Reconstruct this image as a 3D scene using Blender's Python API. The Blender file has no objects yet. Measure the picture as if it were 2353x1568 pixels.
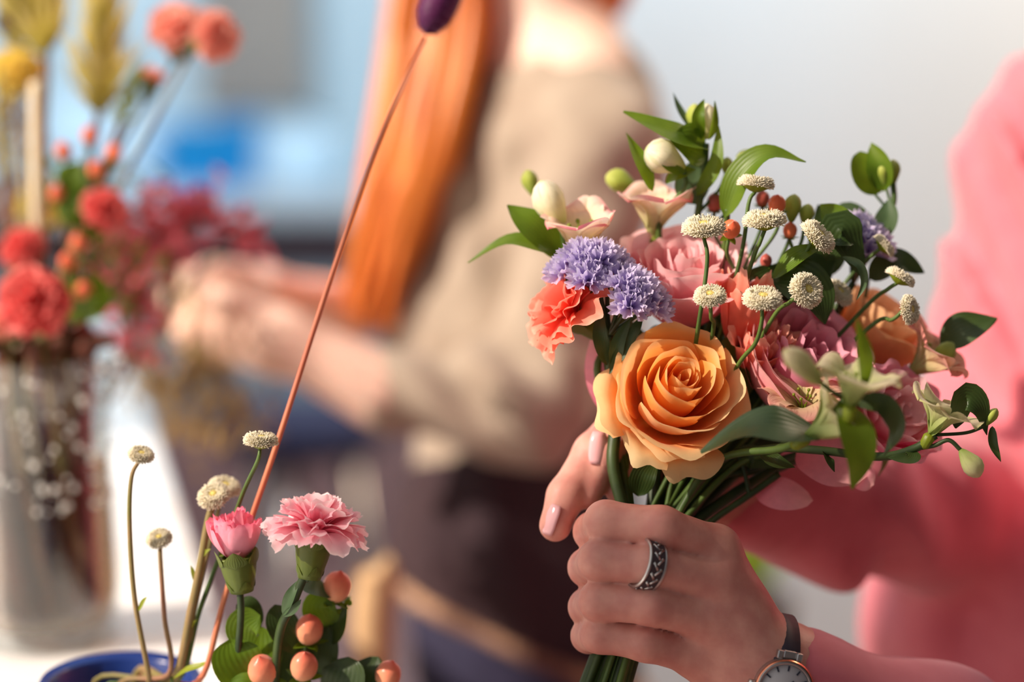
import bpy, math, random
import numpy as np
from mathutils import Vector, Matrix

# ------------------------------------------------------------------ camera, world, light
SC = bpy.context.scene
COL = SC.collection
PITCH = math.radians(10.0)
CAM_H = 1.42
LENS = 70.0
FPX = 2353 * LENS / 36.0
CAM = Vector((0, 0, CAM_H))
RV = Vector((1, 0, 0))
FV = Vector((0, math.cos(PITCH), -math.sin(PITCH)))
UV = Vector((0, math.sin(PITCH), math.cos(PITCH)))

cd = bpy.data.cameras.new('camera')
cam = bpy.data.objects.new('camera', cd)
COL.objects.link(cam)
cam.location = CAM
cam.rotation_euler = (math.pi / 2 - PITCH, 0, 0)
cd.lens = LENS
cd.sensor_width = 36
cd.clip_start = 0.05
cd.dof.use_dof = True
cd.dof.focus_distance = 0.917
cd.dof.aperture_fstop = 2.2
SC.camera = cam

SC.view_settings.view_transform = 'Standard'
SC.view_settings.look = 'None'
SC.view_settings.gamma = 1
SC.view_settings.exposure = 0.0
SC.view_settings.use_curve_mapping = False

W = bpy.data.worlds.new('daylight')
SC.world = W
W.use_nodes = True
nt = W.node_tree
nt.nodes.clear()
wo = nt.nodes.new('ShaderNodeOutputWorld')
bg = nt.nodes.new('ShaderNodeBackground')
tc = nt.nodes.new('ShaderNodeTexCoord')
vm = nt.nodes.new('ShaderNodeVectorMath')
vm.operation = 'DOT_PRODUCT'
ldir = Vector((-0.90, 0.02, 0.44)).normalized()
vm.inputs[1].default_value = ldir
mr = nt.nodes.new('ShaderNodeMapRange')
mr.inputs['From Min'].default_value = -1
mr.inputs['From Max'].default_value = 1
cr = nt.nodes.new('ShaderNodeValToRGB')
e = cr.color_ramp.elements
e[0].position = 0.0
e[0].color = (0.10, 0.07, 0.06, 1)
e[1].position = 1.0
e[1].color = (1.5, 1.42, 1.30, 1)
x = e.new(0.5)
x.color = (0.13, 0.115, 0.115, 1)
x = e.new(0.75)
x.color = (0.58, 0.60, 0.64, 1)
nt.links.new(tc.outputs['Generated'], vm.inputs[0])
nt.links.new(vm.outputs['Value'], mr.inputs['Value'])
nt.links.new(mr.outputs['Result'], cr.inputs['Fac'])
nt.links.new(cr.outputs['Color'], bg.inputs['Color'])
bg.inputs['Strength'].default_value = 0.85
nt.links.new(bg.outputs['Background'], wo.inputs['Surface'])


def lamp(name, kind, energy, color, loc, target, **kw):
    l = bpy.data.lights.new(name, kind)
    l.energy = energy
    l.color = color
    for k, v in kw.items():
        setattr(l, k, v)
    o = bpy.data.objects.new(name, l)
    COL.objects.link(o)
    o.location = loc
    d = Vector(target) - Vector(loc)
    o.rotation_euler = d.to_track_quat('-Z', 'Y').to_euler()
    return o


lamp('sun', 'SUN', 6.4, (1.0, 0.86, 0.73), (-0.78, -0.28, 0.57), (0, 0, 0), angle=math.radians(1.2))
lamp('back_wall_fill', 'AREA', 44, (0.76, 0.90, 1.0), (-1.5, 3.6, 2.7), (-0.7, 5.3, 1.1), shape='RECTANGLE', size=1.2, size_y=1.2)  # unseen fill lamp, added to brighten the dim back wall
lamp('cool_wall_fill', 'AREA', 32, (0.36, 0.70, 1.0), (0.0, 2.4, 2.6), (0.3, 3.3, 1.6), shape='RECTANGLE', size=0.5, size_y=0.5)  # added cool fill, out of view, tints the left of the right wall
lamp('warm_wall_fill', 'AREA', 40, (1.0, 0.80, 0.58), (1.5, 2.3, 2.7), (1.1, 3.3, 1.0), shape='DISK', size=0.4)  # added warm fill, out of view, lifts and warms the right wall


# ------------------------------------------------------------------ helpers
def P(px, py, d):
    return CAM + FV * d + RV * ((px - 1176.5) / FPX * d) + UV * ((784 - py) / FPX * d)


def CV(r, u, t):
    return (RV * r + UV * u - FV * t).normalized()


class MB:
    """collects quads and their (u, v) coordinates; build() links one mesh object"""

    def __init__(self):
        self.v, self.f, self.a, self.b = [], [], [], []

    def pt(self, p, u=0.0, v=0.0):
        self.v.append(tuple(p))
        self.a.append(u)
        self.b.append(v)
        return len(self.v) - 1

    def grid(self, pts, nu, nv, us=None, vs=None, closed_u=False):
        o = len(self.v)
        for j in range(nv):
            for i in range(nu):
                u = us[j * nu + i] if us is not None else i / max(1, nu - 1)
                v = vs[j * nu + i] if vs is not None else j / max(1, nv - 1)
                self.pt(pts[j * nu + i], u, v)
        m = nu if closed_u else nu - 1
        for j in range(nv - 1):
            for i in range(m):
                k = (i + 1) % nu
                self.f.append((o + j * nu + i, o + j * nu + k, o + (j + 1) * nu + k, o + (j + 1) * nu + i))
        return o

    def lathe(self, prof, n=20, M=None, caps=True, ripple=None):
        pts = []
        for j, (r, z) in enumerate(prof):
            for i in range(n):
                a = 2 * math.pi * i / n
                rr = r * (1 + (ripple(a, j) if ripple else 0))
                p = Vector((rr * math.cos(a), rr * math.sin(a), z))
                pts.append(M @ p if M else p)
        o = self.grid(pts, n, len(prof), closed_u=True)
        if caps:
            self.f.append(tuple(o + i for i in range(n))[::-1])
            q = o + (len(prof) - 1) * n
            self.f.append(tuple(q + i for i in range(n)))

    def tube(self, pts, r, n=8, caps=True):
        pts = [Vector(p) for p in pts]
        m = len(pts)
        rs = r if isinstance(r, (list, tuple)) else [r] * m
        if len(rs) != m:
            rs = [rs[0] + (rs[-1] - rs[0]) * i / (m - 1) for i in range(m)]
        t0 = (pts[1] - pts[0]).normalized()
        nx = t0.orthogonal().normalized()
        out = []
        for i in range(m):
            t = (pts[min(i + 1, m - 1)] - pts[max(i - 1, 0)])
            t = t.normalized() if t.length > 1e-9 else t0
            nx = (nx - t * nx.dot(t))
            nx = nx.normalized() if nx.length > 1e-9 else t.orthogonal().normalized()
            b = t.cross(nx)
            for k in range(n):
                a = 2 * math.pi * k / n
                out.append(pts[i] + (nx * math.cos(a) + b * math.sin(a)) * rs[i])
        o = self.grid(out, n, m, closed_u=True)
        if caps:
            self.f.append(tuple(o + i for i in range(n))[::-1])
            q = o + (m - 1) * n
            self.f.append(tuple(q + i for i in range(n)))

    def ball(self, c, r, n=10, m=7, s=(1, 1, 1), M=None):
        c = Vector(c)
        pts = []
        for j in range(m):
            th = math.pi * (0.02 + 0.96 * j / (m - 1))
            for i in range(n):
                a = 2 * math.pi * i / n
                p = Vector((math.sin(th) * math.cos(a) * s[0], math.sin(th) * math.sin(a) * s[1], -math.cos(th) * s[2])) * r
                if M:
                    p = M @ p
                pts.append(c + p)
        o = self.grid(pts, n, m, closed_u=True)
        self.f.append(tuple(o + i for i in range(n))[::-1])
        q = o + (m - 1) * n
        self.f.append(tuple(q + i for i in range(n)))

    def box(self, c, s, M=None):
        o = len(self.v)
        c = Vector(c)
        for dz in (-1, 1):
            for dx, dy in ((-1, -1), (1, -1), (1, 1), (-1, 1)):
                p = Vector((dx * s[0] / 2, dy * s[1] / 2, dz * s[2] / 2))
                if M:
                    p = M @ p
                self.pt(c + p)
        for q in ((3, 2, 1, 0), (4, 5, 6, 7), (0, 1, 5, 4), (1, 2, 6, 5), (2, 3, 7, 6), (3, 0, 4, 7)):
            self.f.append(tuple(o + i for i in q))

    def build(self, name, mat, parent=None, smooth=True, bevel=0, M=None):
        me = bpy.data.meshes.new(name)
        vv = self.v if M is None else [tuple(M @ Vector(p)) for p in self.v]
        me.from_pydata(vv, [], self.f)
        for nm, dat in (('au', self.a), ('av', self.b)):
            at = me.attributes.new(nm, 'FLOAT', 'POINT')
            at.data.foreach_set('value', np.array(dat, dtype=np.float32))
        me.polygons.foreach_set('use_smooth', [smooth] * len(me.polygons))
        me.materials.append(mat)
        me.update()
        o = bpy.data.objects.new(name, me)
        COL.objects.link(o)
        if parent:
            o.parent = parent
        if bevel:
            b = o.modifiers.new('bevel', 'BEVEL')
            b.width = bevel
            b.segments = 2
            b.limit_method = 'ANGLE'
        return o


def tag(o, label=None, cat=None, group=None, kind=None):
    for k, v in (('label', label), ('category', cat), ('group', group), ('kind', kind)):
        if v:
            o[k] = v
    return o


def thing(name, label, cat, M=None, group=None):
    o = bpy.data.objects.new(name, None)
    COL.objects.link(o)
    o.empty_display_size = 0.01
    if M is not None:
        o.matrix_world = M
    return tag(o, label, cat, group)


def place(pt, axis, roll=0.0):
    z = Vector(axis).normalized()
    ref = UV if abs(z.dot(UV)) < 0.95 else RV
    xx = ref.cross(z).normalized()
    yy = z.cross(xx)
    M = Matrix((xx, yy, z)).transposed().to_4x4()
    M.translation = pt
    return M @ Matrix.Rotation(roll, 4, 'Z')


def spline(pts, n=8):
    pts = [Vector(p) for p in pts]
    if len(pts) == 2:
        return [pts[0].lerp(pts[1], i / n) for i in range(n + 1)]
    q = [pts[0] * 2 - pts[1]] + pts + [pts[-1] * 2 - pts[-2]]
    out = []
    for i in range(1, len(q) - 2):
        a, b, c, d = q[i - 1], q[i], q[i + 1], q[i + 2]
        for k in range(n):
            t = k / n
            out.append(0.5 * ((2 * b) + (c - a) * t + (2 * a - 5 * b + 4 * c - d) * t * t + (3 * b - a - 3 * c + d) * t ** 3))
    out.append(pts[-1])
    return out


# ------------------------------------------------------------------ materials
def srgb(r, g, b):
    def f(c):
        c = c / 255.0
        return c / 12.92 if c <= 0.04045 else ((c + 0.055) / 1.055) ** 2.4
    return (f(r), f(g), f(b), 1)


MATS = {}


def nodes_of(name):
    m = bpy.data.materials.new(name)
    m.use_nodes = True
    t = m.node_tree
    t.nodes.clear()
    o = t.nodes.new('ShaderNodeOutputMaterial')
    return m, t, o


def petal_mat(name, stops, trans=0.35, streak=None, rough=0.55, noise=0.12):
    """stops: [(v, rgb)] along the petal from its base to its rim"""
    m, t, o = nodes_of(name)
    at = t.nodes.new('ShaderNodeAttribute')
    at.attribute_name = 'av'
    cr = t.nodes.new('ShaderNodeValToRGB')
    el = cr.color_ramp.elements
    while len(el) > 1:
        el.remove(el[-1])
    el[0].position = stops[0][0]
    el[0].color = srgb(*stops[0][1])
    for p, c in stops[1:]:
        k = el.new(p)
        k.color = srgb(*c)
    t.links.new(at.outputs['Fac'], cr.inputs['Fac'])
    col = cr.outputs['Color']
    tcn = t.nodes.new('ShaderNodeTexCoord')
    nz = t.nodes.new('ShaderNodeTexNoise')
    nz.inputs['Scale'].default_value = 260
    nz.inputs['Detail'].default_value = 3
    t.links.new(tcn.outputs['Object'], nz.inputs['Vector'])
    hs = t.nodes.new('ShaderNodeHueSaturation')
    mrn = t.nodes.new('ShaderNodeMapRange')
    mrn.inputs['To Min'].default_value = 1 - noise
    mrn.inputs['To Max'].default_value = 1 + noise
    t.links.new(nz.outputs['Fac'], mrn.inputs['Value'])
    t.links.new(mrn.outputs['Result'], hs.inputs['Value'])
    t.links.new(col, hs.inputs['Color'])
    col = hs.outputs['Color']
    if streak:
        au = t.nodes.new('ShaderNodeAttribute')
        au.attribute_name = 'au'
        cx = t.nodes.new('ShaderNodeCombineXYZ')
        m1 = t.nodes.new('ShaderNodeMath')
        m1.operation = 'MULTIPLY'
        m1.inputs[1].default_value = 14
        m2 = t.nodes.new('ShaderNodeMath')
        m2.operation = 'MULTIPLY'
        m2.inputs[1].default_value = 2.2
        t.links.new(au.outputs['Fac'], m1.inputs[0])
        t.links.new(at.outputs['Fac'], m2.inputs[0])
        t.links.new(m1.outputs[0], cx.inputs[0])
        t.links.new(m2.outputs[0], cx.inputs[1])
        n2 = t.nodes.new('ShaderNodeTexNoise')
        n2.inputs['Scale'].default_value = 1.0
        t.links.new(cx.outputs[0], n2.inputs['Vector'])
        r2 = t.nodes.new('ShaderNodeMapRange')
        r2.inputs['From Min'].default_value = 0.54
        r2.inputs['From Max'].default_value = 0.66
        r2.inputs['To Max'].default_value = streak[1]
        t.links.new(n2.outputs['Fac'], r2.inputs['Value'])
        mx = t.nodes.new('ShaderNodeMixRGB')
        mx.inputs['Color2'].default_value = srgb(*streak[0])
        t.links.new(r2.outputs['Result'], mx.inputs['Fac'])
        t.links.new(col, mx.inputs['Color1'])
        col = mx.outputs['Color']
    b = t.nodes.new('ShaderNodeBsdfPrincipled')
    b.inputs['Roughness'].default_value = rough
    b.inputs['Specular IOR Level'].default_value = 0.25
    b.inputs['Sheen Weight'].default_value = 0.1
    t.links.new(col, b.inputs['Base Color'])
    bp = t.nodes.new('ShaderNodeBump')
    bp.inputs['Strength'].default_value = 0.12
    bp.inputs['Distance'].default_value = 0.001
    t.links.new(nz.outputs['Fac'], bp.inputs['Height'])
    t.links.new(bp.outputs['Normal'], b.inputs['Normal'])
    tr = t.nodes.new('ShaderNodeBsdfTranslucent')
    t.links.new(col, tr.inputs['Color'])
    mx = t.nodes.new('ShaderNodeMixShader')
    mx.inputs['Fac'].default_value = trans
    t.links.new(b.outputs[0], mx.inputs[1])
    t.links.new(tr.outputs[0], mx.inputs[2])
    t.links.new(mx.outputs[0], o.inputs['Surface'])
    return m


def leaf_mat(name, c1, c2, trans=0.3, rough=0.42):
    m, t, o = nodes_of(name)
    au = t.nodes.new('ShaderNodeAttribute')
    au.attribute_name = 'au'
    wv = t.nodes.new('ShaderNodeMath')
    wv.operation = 'MULTIPLY'
    wv.inputs[1].default_value = 56
    sn = t.nodes.new('ShaderNodeMath')
    sn.operation = 'SINE'
    t.links.new(au.outputs['Fac'], wv.inputs[0])
    t.links.new(wv.outputs[0], sn.inputs[0])
    tcn = t.nodes.new('ShaderNodeTexCoord')
    nz = t.nodes.new('ShaderNodeTexNoise')
    nz.inputs['Scale'].default_value = 90
    nz.inputs['Detail'].default_value = 4
    t.links.new(tcn.outputs['Object'], nz.inputs['Vector'])
    ad = t.nodes.new('ShaderNodeMath')
    ad.operation = 'MULTIPLY_ADD'
    ad.inputs[1].default_value = 0.07
    t.links.new(sn.outputs[0], ad.inputs[0])
    t.links.new(nz.outputs['Fac'], ad.inputs[2])
    mx = t.nodes.new('ShaderNodeMixRGB')
    mx.inputs['Color1'].default_value = srgb(*c1)
    mx.inputs['Color2'].default_value = srgb(*c2)
    t.links.new(ad.outputs[0], mx.inputs['Fac'])
    b = t.nodes.new('ShaderNodeBsdfPrincipled')
    b.inputs['Roughness'].default_value = rough
    b.inputs['Specular IOR Level'].default_value = 0.4
    t.links.new(mx.outputs[0], b.inputs['Base Color'])
    bp = t.nodes.new('ShaderNodeBump')
    bp.inputs['Strength'].default_value = 0.12
    bp.inputs['Distance'].default_value = 0.0005
    t.links.new(sn.outputs[0], bp.inputs['Height'])
    t.links.new(bp.outputs['Normal'], b.inputs['Normal'])
    tr = t.nodes.new('ShaderNodeBsdfTranslucent')
    hs = t.nodes.new('ShaderNodeHueSaturation')
    hs.inputs['Value'].default_value = 1.7
    hs.inputs['Hue'].default_value = 0.475
    t.links.new(mx.outputs[0], hs.inputs['Color'])
    t.links.new(hs.outputs[0], tr.inputs['Color'])
    ms = t.nodes.new('ShaderNodeMixShader')
    ms.inputs['Fac'].default_value = trans
    t.links.new(b.outputs[0], ms.inputs[1])
    t.links.new(tr.outputs[0], ms.inputs[2])
    t.links.new(ms.outputs[0], o.inputs['Surface'])
    return m


def plain(name, rgb, rgb2=None, scale=30, rough=0.6, metal=0.0, bump=0.0, spec=0.4, sss=0.0, sss_r=(1, .35, .2), sheen=0.0, stretch=None, detail=4, lo=0.35, hi=0.65):
    m, t, o = nodes_of(name)
    b = t.nodes.new('ShaderNodeBsdfPrincipled')
    b.inputs['Roughness'].default_value = rough
    b.inputs['Metallic'].default_value = metal
    b.inputs['Specular IOR Level'].default_value = spec
    b.inputs['Sheen Weight'].default_value = sheen
    tcn = t.nodes.new('ShaderNodeTexCoord')
    nz = t.nodes.new('ShaderNodeTexNoise')
    nz.inputs['Scale'].default_value = scale
    nz.inputs['Detail'].default_value = detail
    src = tcn.outputs['Object']
    if stretch:
        mp = t.nodes.new('ShaderNodeMapping')
        mp.inputs['Scale'].default_value = stretch
        t.links.new(src, mp.inputs['Vector'])
        src = mp.outputs['Vector']
    t.links.new(src, nz.inputs['Vector'])
    mrn = t.nodes.new('ShaderNodeMapRange')
    mrn.inputs['From Min'].default_value = lo
    mrn.inputs['From Max'].default_value = hi
    t.links.new(nz.outputs['Fac'], mrn.inputs['Value'])
    mx = t.nodes.new('ShaderNodeMixRGB')
    mx.inputs['Color1'].default_value = srgb(*rgb)
    mx.inputs['Color2'].default_value = srgb(*(rgb2 or rgb))
    t.links.new(mrn.outputs[0], mx.inputs['Fac'])
    t.links.new(mx.outputs[0], b.inputs['Base Color'])
    if sss:
        b.inputs['Subsurface Weight'].default_value = sss
        b.inputs['Subsurface Radius'].default_value = sss_r
        b.inputs['Subsurface Scale'].default_value = 0.006
    if bump:
        bp = t.nodes.new('ShaderNodeBump')
        bp.inputs['Strength'].default_value = bump
        bp.inputs['Distance'].default_value = 0.002
        t.links.new(nz.outputs['Fac'], bp.inputs['Height'])
        t.links.new(bp.outputs['Normal'], b.inputs['Normal'])
    t.links.new(b.outputs[0], o.inputs['Surface'])
    return m


def glass_mat(name, tint, fac=0.05, edge=0.40):
    m, t, o = nodes_of(name)
    tr = t.nodes.new('ShaderNodeBsdfTransparent')
    tr.inputs['Color'].default_value = tint
    gl = t.nodes.new('ShaderNodeBsdfGlossy')
    gl.inputs['Roughness'].default_value = 0.05
    fr = t.nodes.new('ShaderNodeLayerWeight')
    fr.inputs['Blend'].default_value = 0.35
    mu = t.nodes.new('ShaderNodeMath')
    mu.operation = 'MULTIPLY_ADD'
    mu.inputs[1].default_value = edge
    mu.inputs[2].default_value = fac
    t.links.new(fr.outputs['Facing'], mu.inputs[0])
    ms = t.nodes.new('ShaderNodeMixShader')
    t.links.new(mu.outputs[0], ms.inputs['Fac'])
    t.links.new(tr.outputs[0], ms.inputs[1])
    t.links.new(gl.outputs[0], ms.inputs[2])
    t.links.new(ms.outputs[0], o.inputs['Surface'])
    return m


M_ORANGE = petal_mat('apricot rose petal', [(0, (255, 146, 26)), (0.6, (255, 166, 62)), (0.88, (255, 190, 104)), (1, (255, 208, 146))], 0.42, noise=0.06)
M_ORANGE_OUT = petal_mat('pale apricot outer petal', [(0, (250, 180, 80)), (0.4, (255, 180, 92)), (0.8, (255, 206, 144)), (1, (250, 218, 162))], 0.40, streak=((244, 220, 160), 0.18), noise=0.06)
M_PINK = petal_mat('pink rose petal', [(0, (240, 120, 146)), (0.6, (250, 170, 182)), (1, (254, 212, 212))], 0.4)
M_MAG = petal_mat('deep pink rose petal', [(0, (222, 80, 134)), (0.5, (234, 122, 160)), (1, (244, 172, 188))], 0.38)
M_MAG_OUT = petal_mat('dusty pink outer petal', [(0, (230, 140, 152)), (0.6, (238, 164, 174)), (1, (242, 184, 178))], 0.35)
M_PEACH = petal_mat('peach rose petal', [(0, (240, 150, 90)), (0.6, (246, 178, 120)), (1, (248, 200, 150))], 0.4)
M_CORAL = petal_mat('coral carnation petal', [(0, (244, 92, 72)), (0.6, (253, 128, 104)), (0.9, (255, 156, 132)), (1, (255, 192, 168))], 0.4)
M_CORAL_PALE = petal_mat('salmon carnation petal', [(0, (244, 100, 86)), (0.6, (253, 146, 124)), (1, (255, 192, 170))], 0.4)
M_CPINK = petal_mat('candy pink carnation petal', [(0, (244, 110, 150)), (0.5, (252, 172, 192)), (0.85, (255, 206, 214)), (1, (255, 232, 232))], 0.42)
M_CBUD = petal_mat('pink carnation bud petal', [(0, (232, 150, 172)), (0.6, (250, 176, 192)), (0.9, (248, 158, 178)), (1, (244, 116, 146))], 0.35)
M_RED = petal_mat('red carnation petal', [(0, (214, 24, 48)), (0.5, (236, 70, 78)), (0.85, (246, 116, 112)), (1, (253, 160, 150))], 0.38)
M_DRED = petal_mat('crimson carnation petal', [(0, (160, 4, 30)), (1, (220, 24, 56))], 0.35)
M_SALM = petal_mat('light salmon carnation petal', [(0, (252, 120, 100)), (0.5, (255, 160, 138)), (1, (255, 206, 188))], 0.5)
M_YEL = petal_mat('yellow petal', [(0, (248, 218, 84)), (1, (255, 238, 140))], 0.45)
M_ALS = petal_mat('alstroemeria petal', [(0, (176, 190, 96)), (0.35, (244, 230, 190)), (0.74, (254, 226, 208)), (0.9, (252, 182, 178)), (1, (244, 142, 154))], 0.42, streak=((220, 170, 130), 0.2))
M_ALSW = petal_mat('cream alstroemeria petal', [(0, (140, 164, 70)), (0.35, (196, 202, 136)), (0.8, (222, 208, 176)), (1, (190, 188, 124))], 0.4, streak=((150, 120, 80), 0.2))
M_ALSD = petal_mat('dusky alstroemeria petal', [(0, (150, 170, 80)), (0.35, (222, 200, 150)), (0.8, (236, 176, 156)), (1, (236, 146, 136))], 0.35, streak=((176, 86, 76), 0.5))
M_BUD = petal_mat('cream bud', [(0, (186, 196, 96)), (0.35, (238, 228, 186)), (0.8, (246, 236, 214)), (1, (190, 200, 110))], 0.3, streak=((180, 180, 80), 0.3))
M_GBUD = petal_mat('green bud', [(0, (110, 140, 40)), (0.5, (176, 186, 80)), (1, (206, 206, 120))], 0.3)
M_STAT = petal_mat('lavender statice petal', [(0, (166, 142, 204)), (0.5, (196, 178, 226)), (1, (230, 220, 242))], 0.5, noise=0.05)
M_FEV = petal_mat('cream feverfew floret', [(0, (196, 186, 120)), (0.4, (226, 214, 180)), (1, (246, 236, 212))], 0.25)
M_FEVC = petal_mat('yellow feverfew eye', [(0, (220, 190, 60)), (1, (236, 218, 130))], 0.2)
M_LEAF = leaf_mat('fresh green leaf', (70, 100, 14), (104, 134, 28), 0.35)
M_LEAFD = leaf_mat('dark green leaf', (40, 58, 24), (60, 80, 32), 0.15)
M_LEAFB = leaf_mat('blue green leaf', (58, 82, 50), (82, 106, 68), 0.2)
M_LEAFY = leaf_mat('yellow green leaf', (120, 140, 30), (150, 160, 50), 0.35)
M_STEM = plain('green stem', (60, 84, 34), (84, 108, 44), 60, 0.5)
M_STEMD = plain('dark green stem', (40, 56, 28), (62, 80, 36), 60, 0.5)
M_STEMO = plain('olive stem', (118, 112, 56), (146, 116, 78), 50, 0.55)
M_STEMB = plain('brown stem', (150, 100, 78), (126, 108, 66), 40, 0.6)
M_STEMR = plain('russet reed', (196, 106, 78), (214, 128, 92), 60, 0.55, stretch=(1, 1, .1))
M_CALYX = leaf_mat('carnation calyx', (72, 88, 30), (110, 122, 44), 0.15)
M_BERRY = petal_mat('peach hypericum berry', [(0, (250, 206, 160)), (0.5, (248, 160, 122)), (1, (232, 104, 84))], 0.05, rough=0.28)
M_BERRYR = petal_mat('red hypericum berry', [(0, (246, 150, 100)), (1, (240, 100, 66))], 0.08, rough=0.3)
M_BERRYP = petal_mat('dull red hypericum berry', [(0, (190, 100, 84)), (1, (170, 74, 66))], 0.05, rough=0.35)
M_SKIN = plain('skin', (216, 154, 138), (200, 132, 120), 90, 0.48, bump=0.22, spec=0.35, sss=0.35)
M_SKIN2 = plain('fair skin', (252, 216, 196), (248, 204, 182), 14, 0.5, spec=0.3, sss=0.15)
M_NAIL = plain('fingernail polish', (226, 168, 170), (232, 180, 180), 20, 0.14, spec=0.6)
M_PINKKNIT = plain('pink knit', (214, 114, 124), (205, 102, 113), 40, 0.85, bump=0.15, sheen=0.3)
M_TAUPE = plain('taupe knit', (172, 156, 138), (158, 140, 122), 24, 0.9, bump=0.15, sheen=0.2)
M_KNIT_SHADE = plain('painted sweater shade', (60, 42, 46), (52, 36, 42), 9, 0.9)  # dark tone paints the shade on the lower taupe sweater
M_HEM = plain('sun dappled hem cloth', (190, 150, 118), (120, 90, 76), 12, 0.9)  # beige and brown mottling paints sun dapples along the sweater hem
M_NAVY = plain('navy denim', (38, 36, 60), (46, 44, 70), 30, 0.85)
M_HAIR = plain('copper hair', (240, 140, 56), (214, 108, 34), 40, 0.4, spec=0.5, stretch=(1, 1, .08))
M_WHITE = plain('white table laminate', (250, 248, 244), (244, 240, 236), 6, 0.35)
M_WALL = plain('cream wall paint', (226, 222, 216), (222, 217, 210), 3, 0.9)
M_WALLB = plain('pale blue wall paint', (190, 204, 210), (184, 199, 206), 2, 0.9)
M_FLOOR = plain('mauve brown floor', (150, 112, 106), (138, 104, 100), 4, 0.5)
M_GREY = plain('grey cabinet paint', (140, 150, 154), (132, 142, 148), 4, 0.6)
M_DARK = plain('dark cabinet gap', (70, 54, 58), (64, 50, 54), 5, 0.7)
M_TAUPEP = plain('taupe panel', (150, 138, 128), (142, 130, 122), 3, 0.7)
M_COUNTER = plain('pale grey worktop', (186, 190, 192), (178, 182, 186), 5, 0.5)
M_BLUE = plain('bright blue plastic', (0, 138, 196), (0, 126, 190), 5, 0.5)
M_BAG = plain('pale blue plastic film', (196, 216, 228), (184, 208, 224), 8, 0.4)
M_NAVYPOT = plain('navy glazed pot', (32, 58, 128), (24, 46, 112), 8, 0.25)
M_WOOD = plain('pale wood', (216, 180, 136), (204, 166, 120), 12, 0.5, stretch=(1, 1, .1))
M_STEEL = plain('brushed steel', (206, 200, 196), (180, 176, 174), 60, 0.3, metal=1.0)
M_SILVER = plain('engraved silver', (214, 206, 196), (60, 54, 52), 420, 0.3, metal=1.0, bump=0.8, detail=2, lo=0.47, hi=0.53)
M_DIAL = plain('pale watch dial', (196, 190, 190), (186, 182, 184), 30, 0.35)
M_INK = plain('dark blue watch hand', (40, 44, 60), None, 10, 0.3)
M_STRAP = plain('dark leather strap', (54, 34, 44), (44, 34, 52), 60, 0.6)
M_ROSEG = plain('rose gold', (226, 150, 120), None, 10, 0.25, metal=1.0)
M_PURP = petal_mat('purple seed head', [(0, (70, 10, 60)), (1, (120, 40, 100))], 0.2)
M_PURPF = petal_mat('pale purple bristle', [(0, (110, 40, 96)), (1, (206, 150, 190))], 0.4)
M_TAN = plain('dried tan grass', (186, 150, 90), (166, 140, 76), 40, 0.8)
M_WAX = petal_mat('dusky pink waxflower', [(0, (206, 76, 104)), (1, (244, 140, 148))], 0.4)
M_SPIKE = petal_mat('yellow green spiky bract', [(0, (140, 136, 44)), (0.6, (206, 190, 96)), (1, (240, 220, 150))], 0.4)
M_STEMV = plain('dark wet stem', (84, 60, 32), (110, 56, 40), 30, 0.5)
M_STRAW = plain('pale straw', (232, 216, 184), (222, 200, 166), 20, 0.6)
M_GLASS = glass_mat('clear glass', (0.93, 0.95, 0.95, 1))
M_WATER = glass_mat('brownish vase water', (0.66, 0.48, 0.33, 1), 0.01, 0.06)
M_GLINT = plain('white glint bead', (250, 246, 236), None, 5, 0.06, spec=1.0)  # opaque white, paints the bright glints on the vase
M_SOIL = plain('dark brown pot', (86, 62, 50), (70, 52, 44), 10, 0.7)


# ------------------------------------------------------------------ signed-distance bodies (surface nets)
def cap(a, b, ra, rb):
    return (np.array(a, np.float32), np.array(b, np.float32), ra, rb)


def chain(pts, radii):
    return [cap(pts[i], pts[i + 1], radii[i], radii[i + 1]) for i in range(len(pts) - 1)]


def d_cap(X, c):
    a, b, ra, rb = c
    ba = b - a
    q = X - a
    t = np.clip((q @ ba) / max(float(ba @ ba), 1e-12), 0, 1)
    q = q - t[..., None] * ba
    return np.sqrt((q * q).sum(-1)) - (ra + (rb - ra) * t)


def smin(a, b, k):
    h = np.clip(k - np.abs(a - b), 0, None) / k
    return np.minimum(a, b) - h * h * k * 0.25


def d_group(X, caps, k):
    d = d_cap(X, caps[0])
    for c in caps[1:]:
        d = smin(d, d_cap(X, c), k)
    return d


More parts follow.
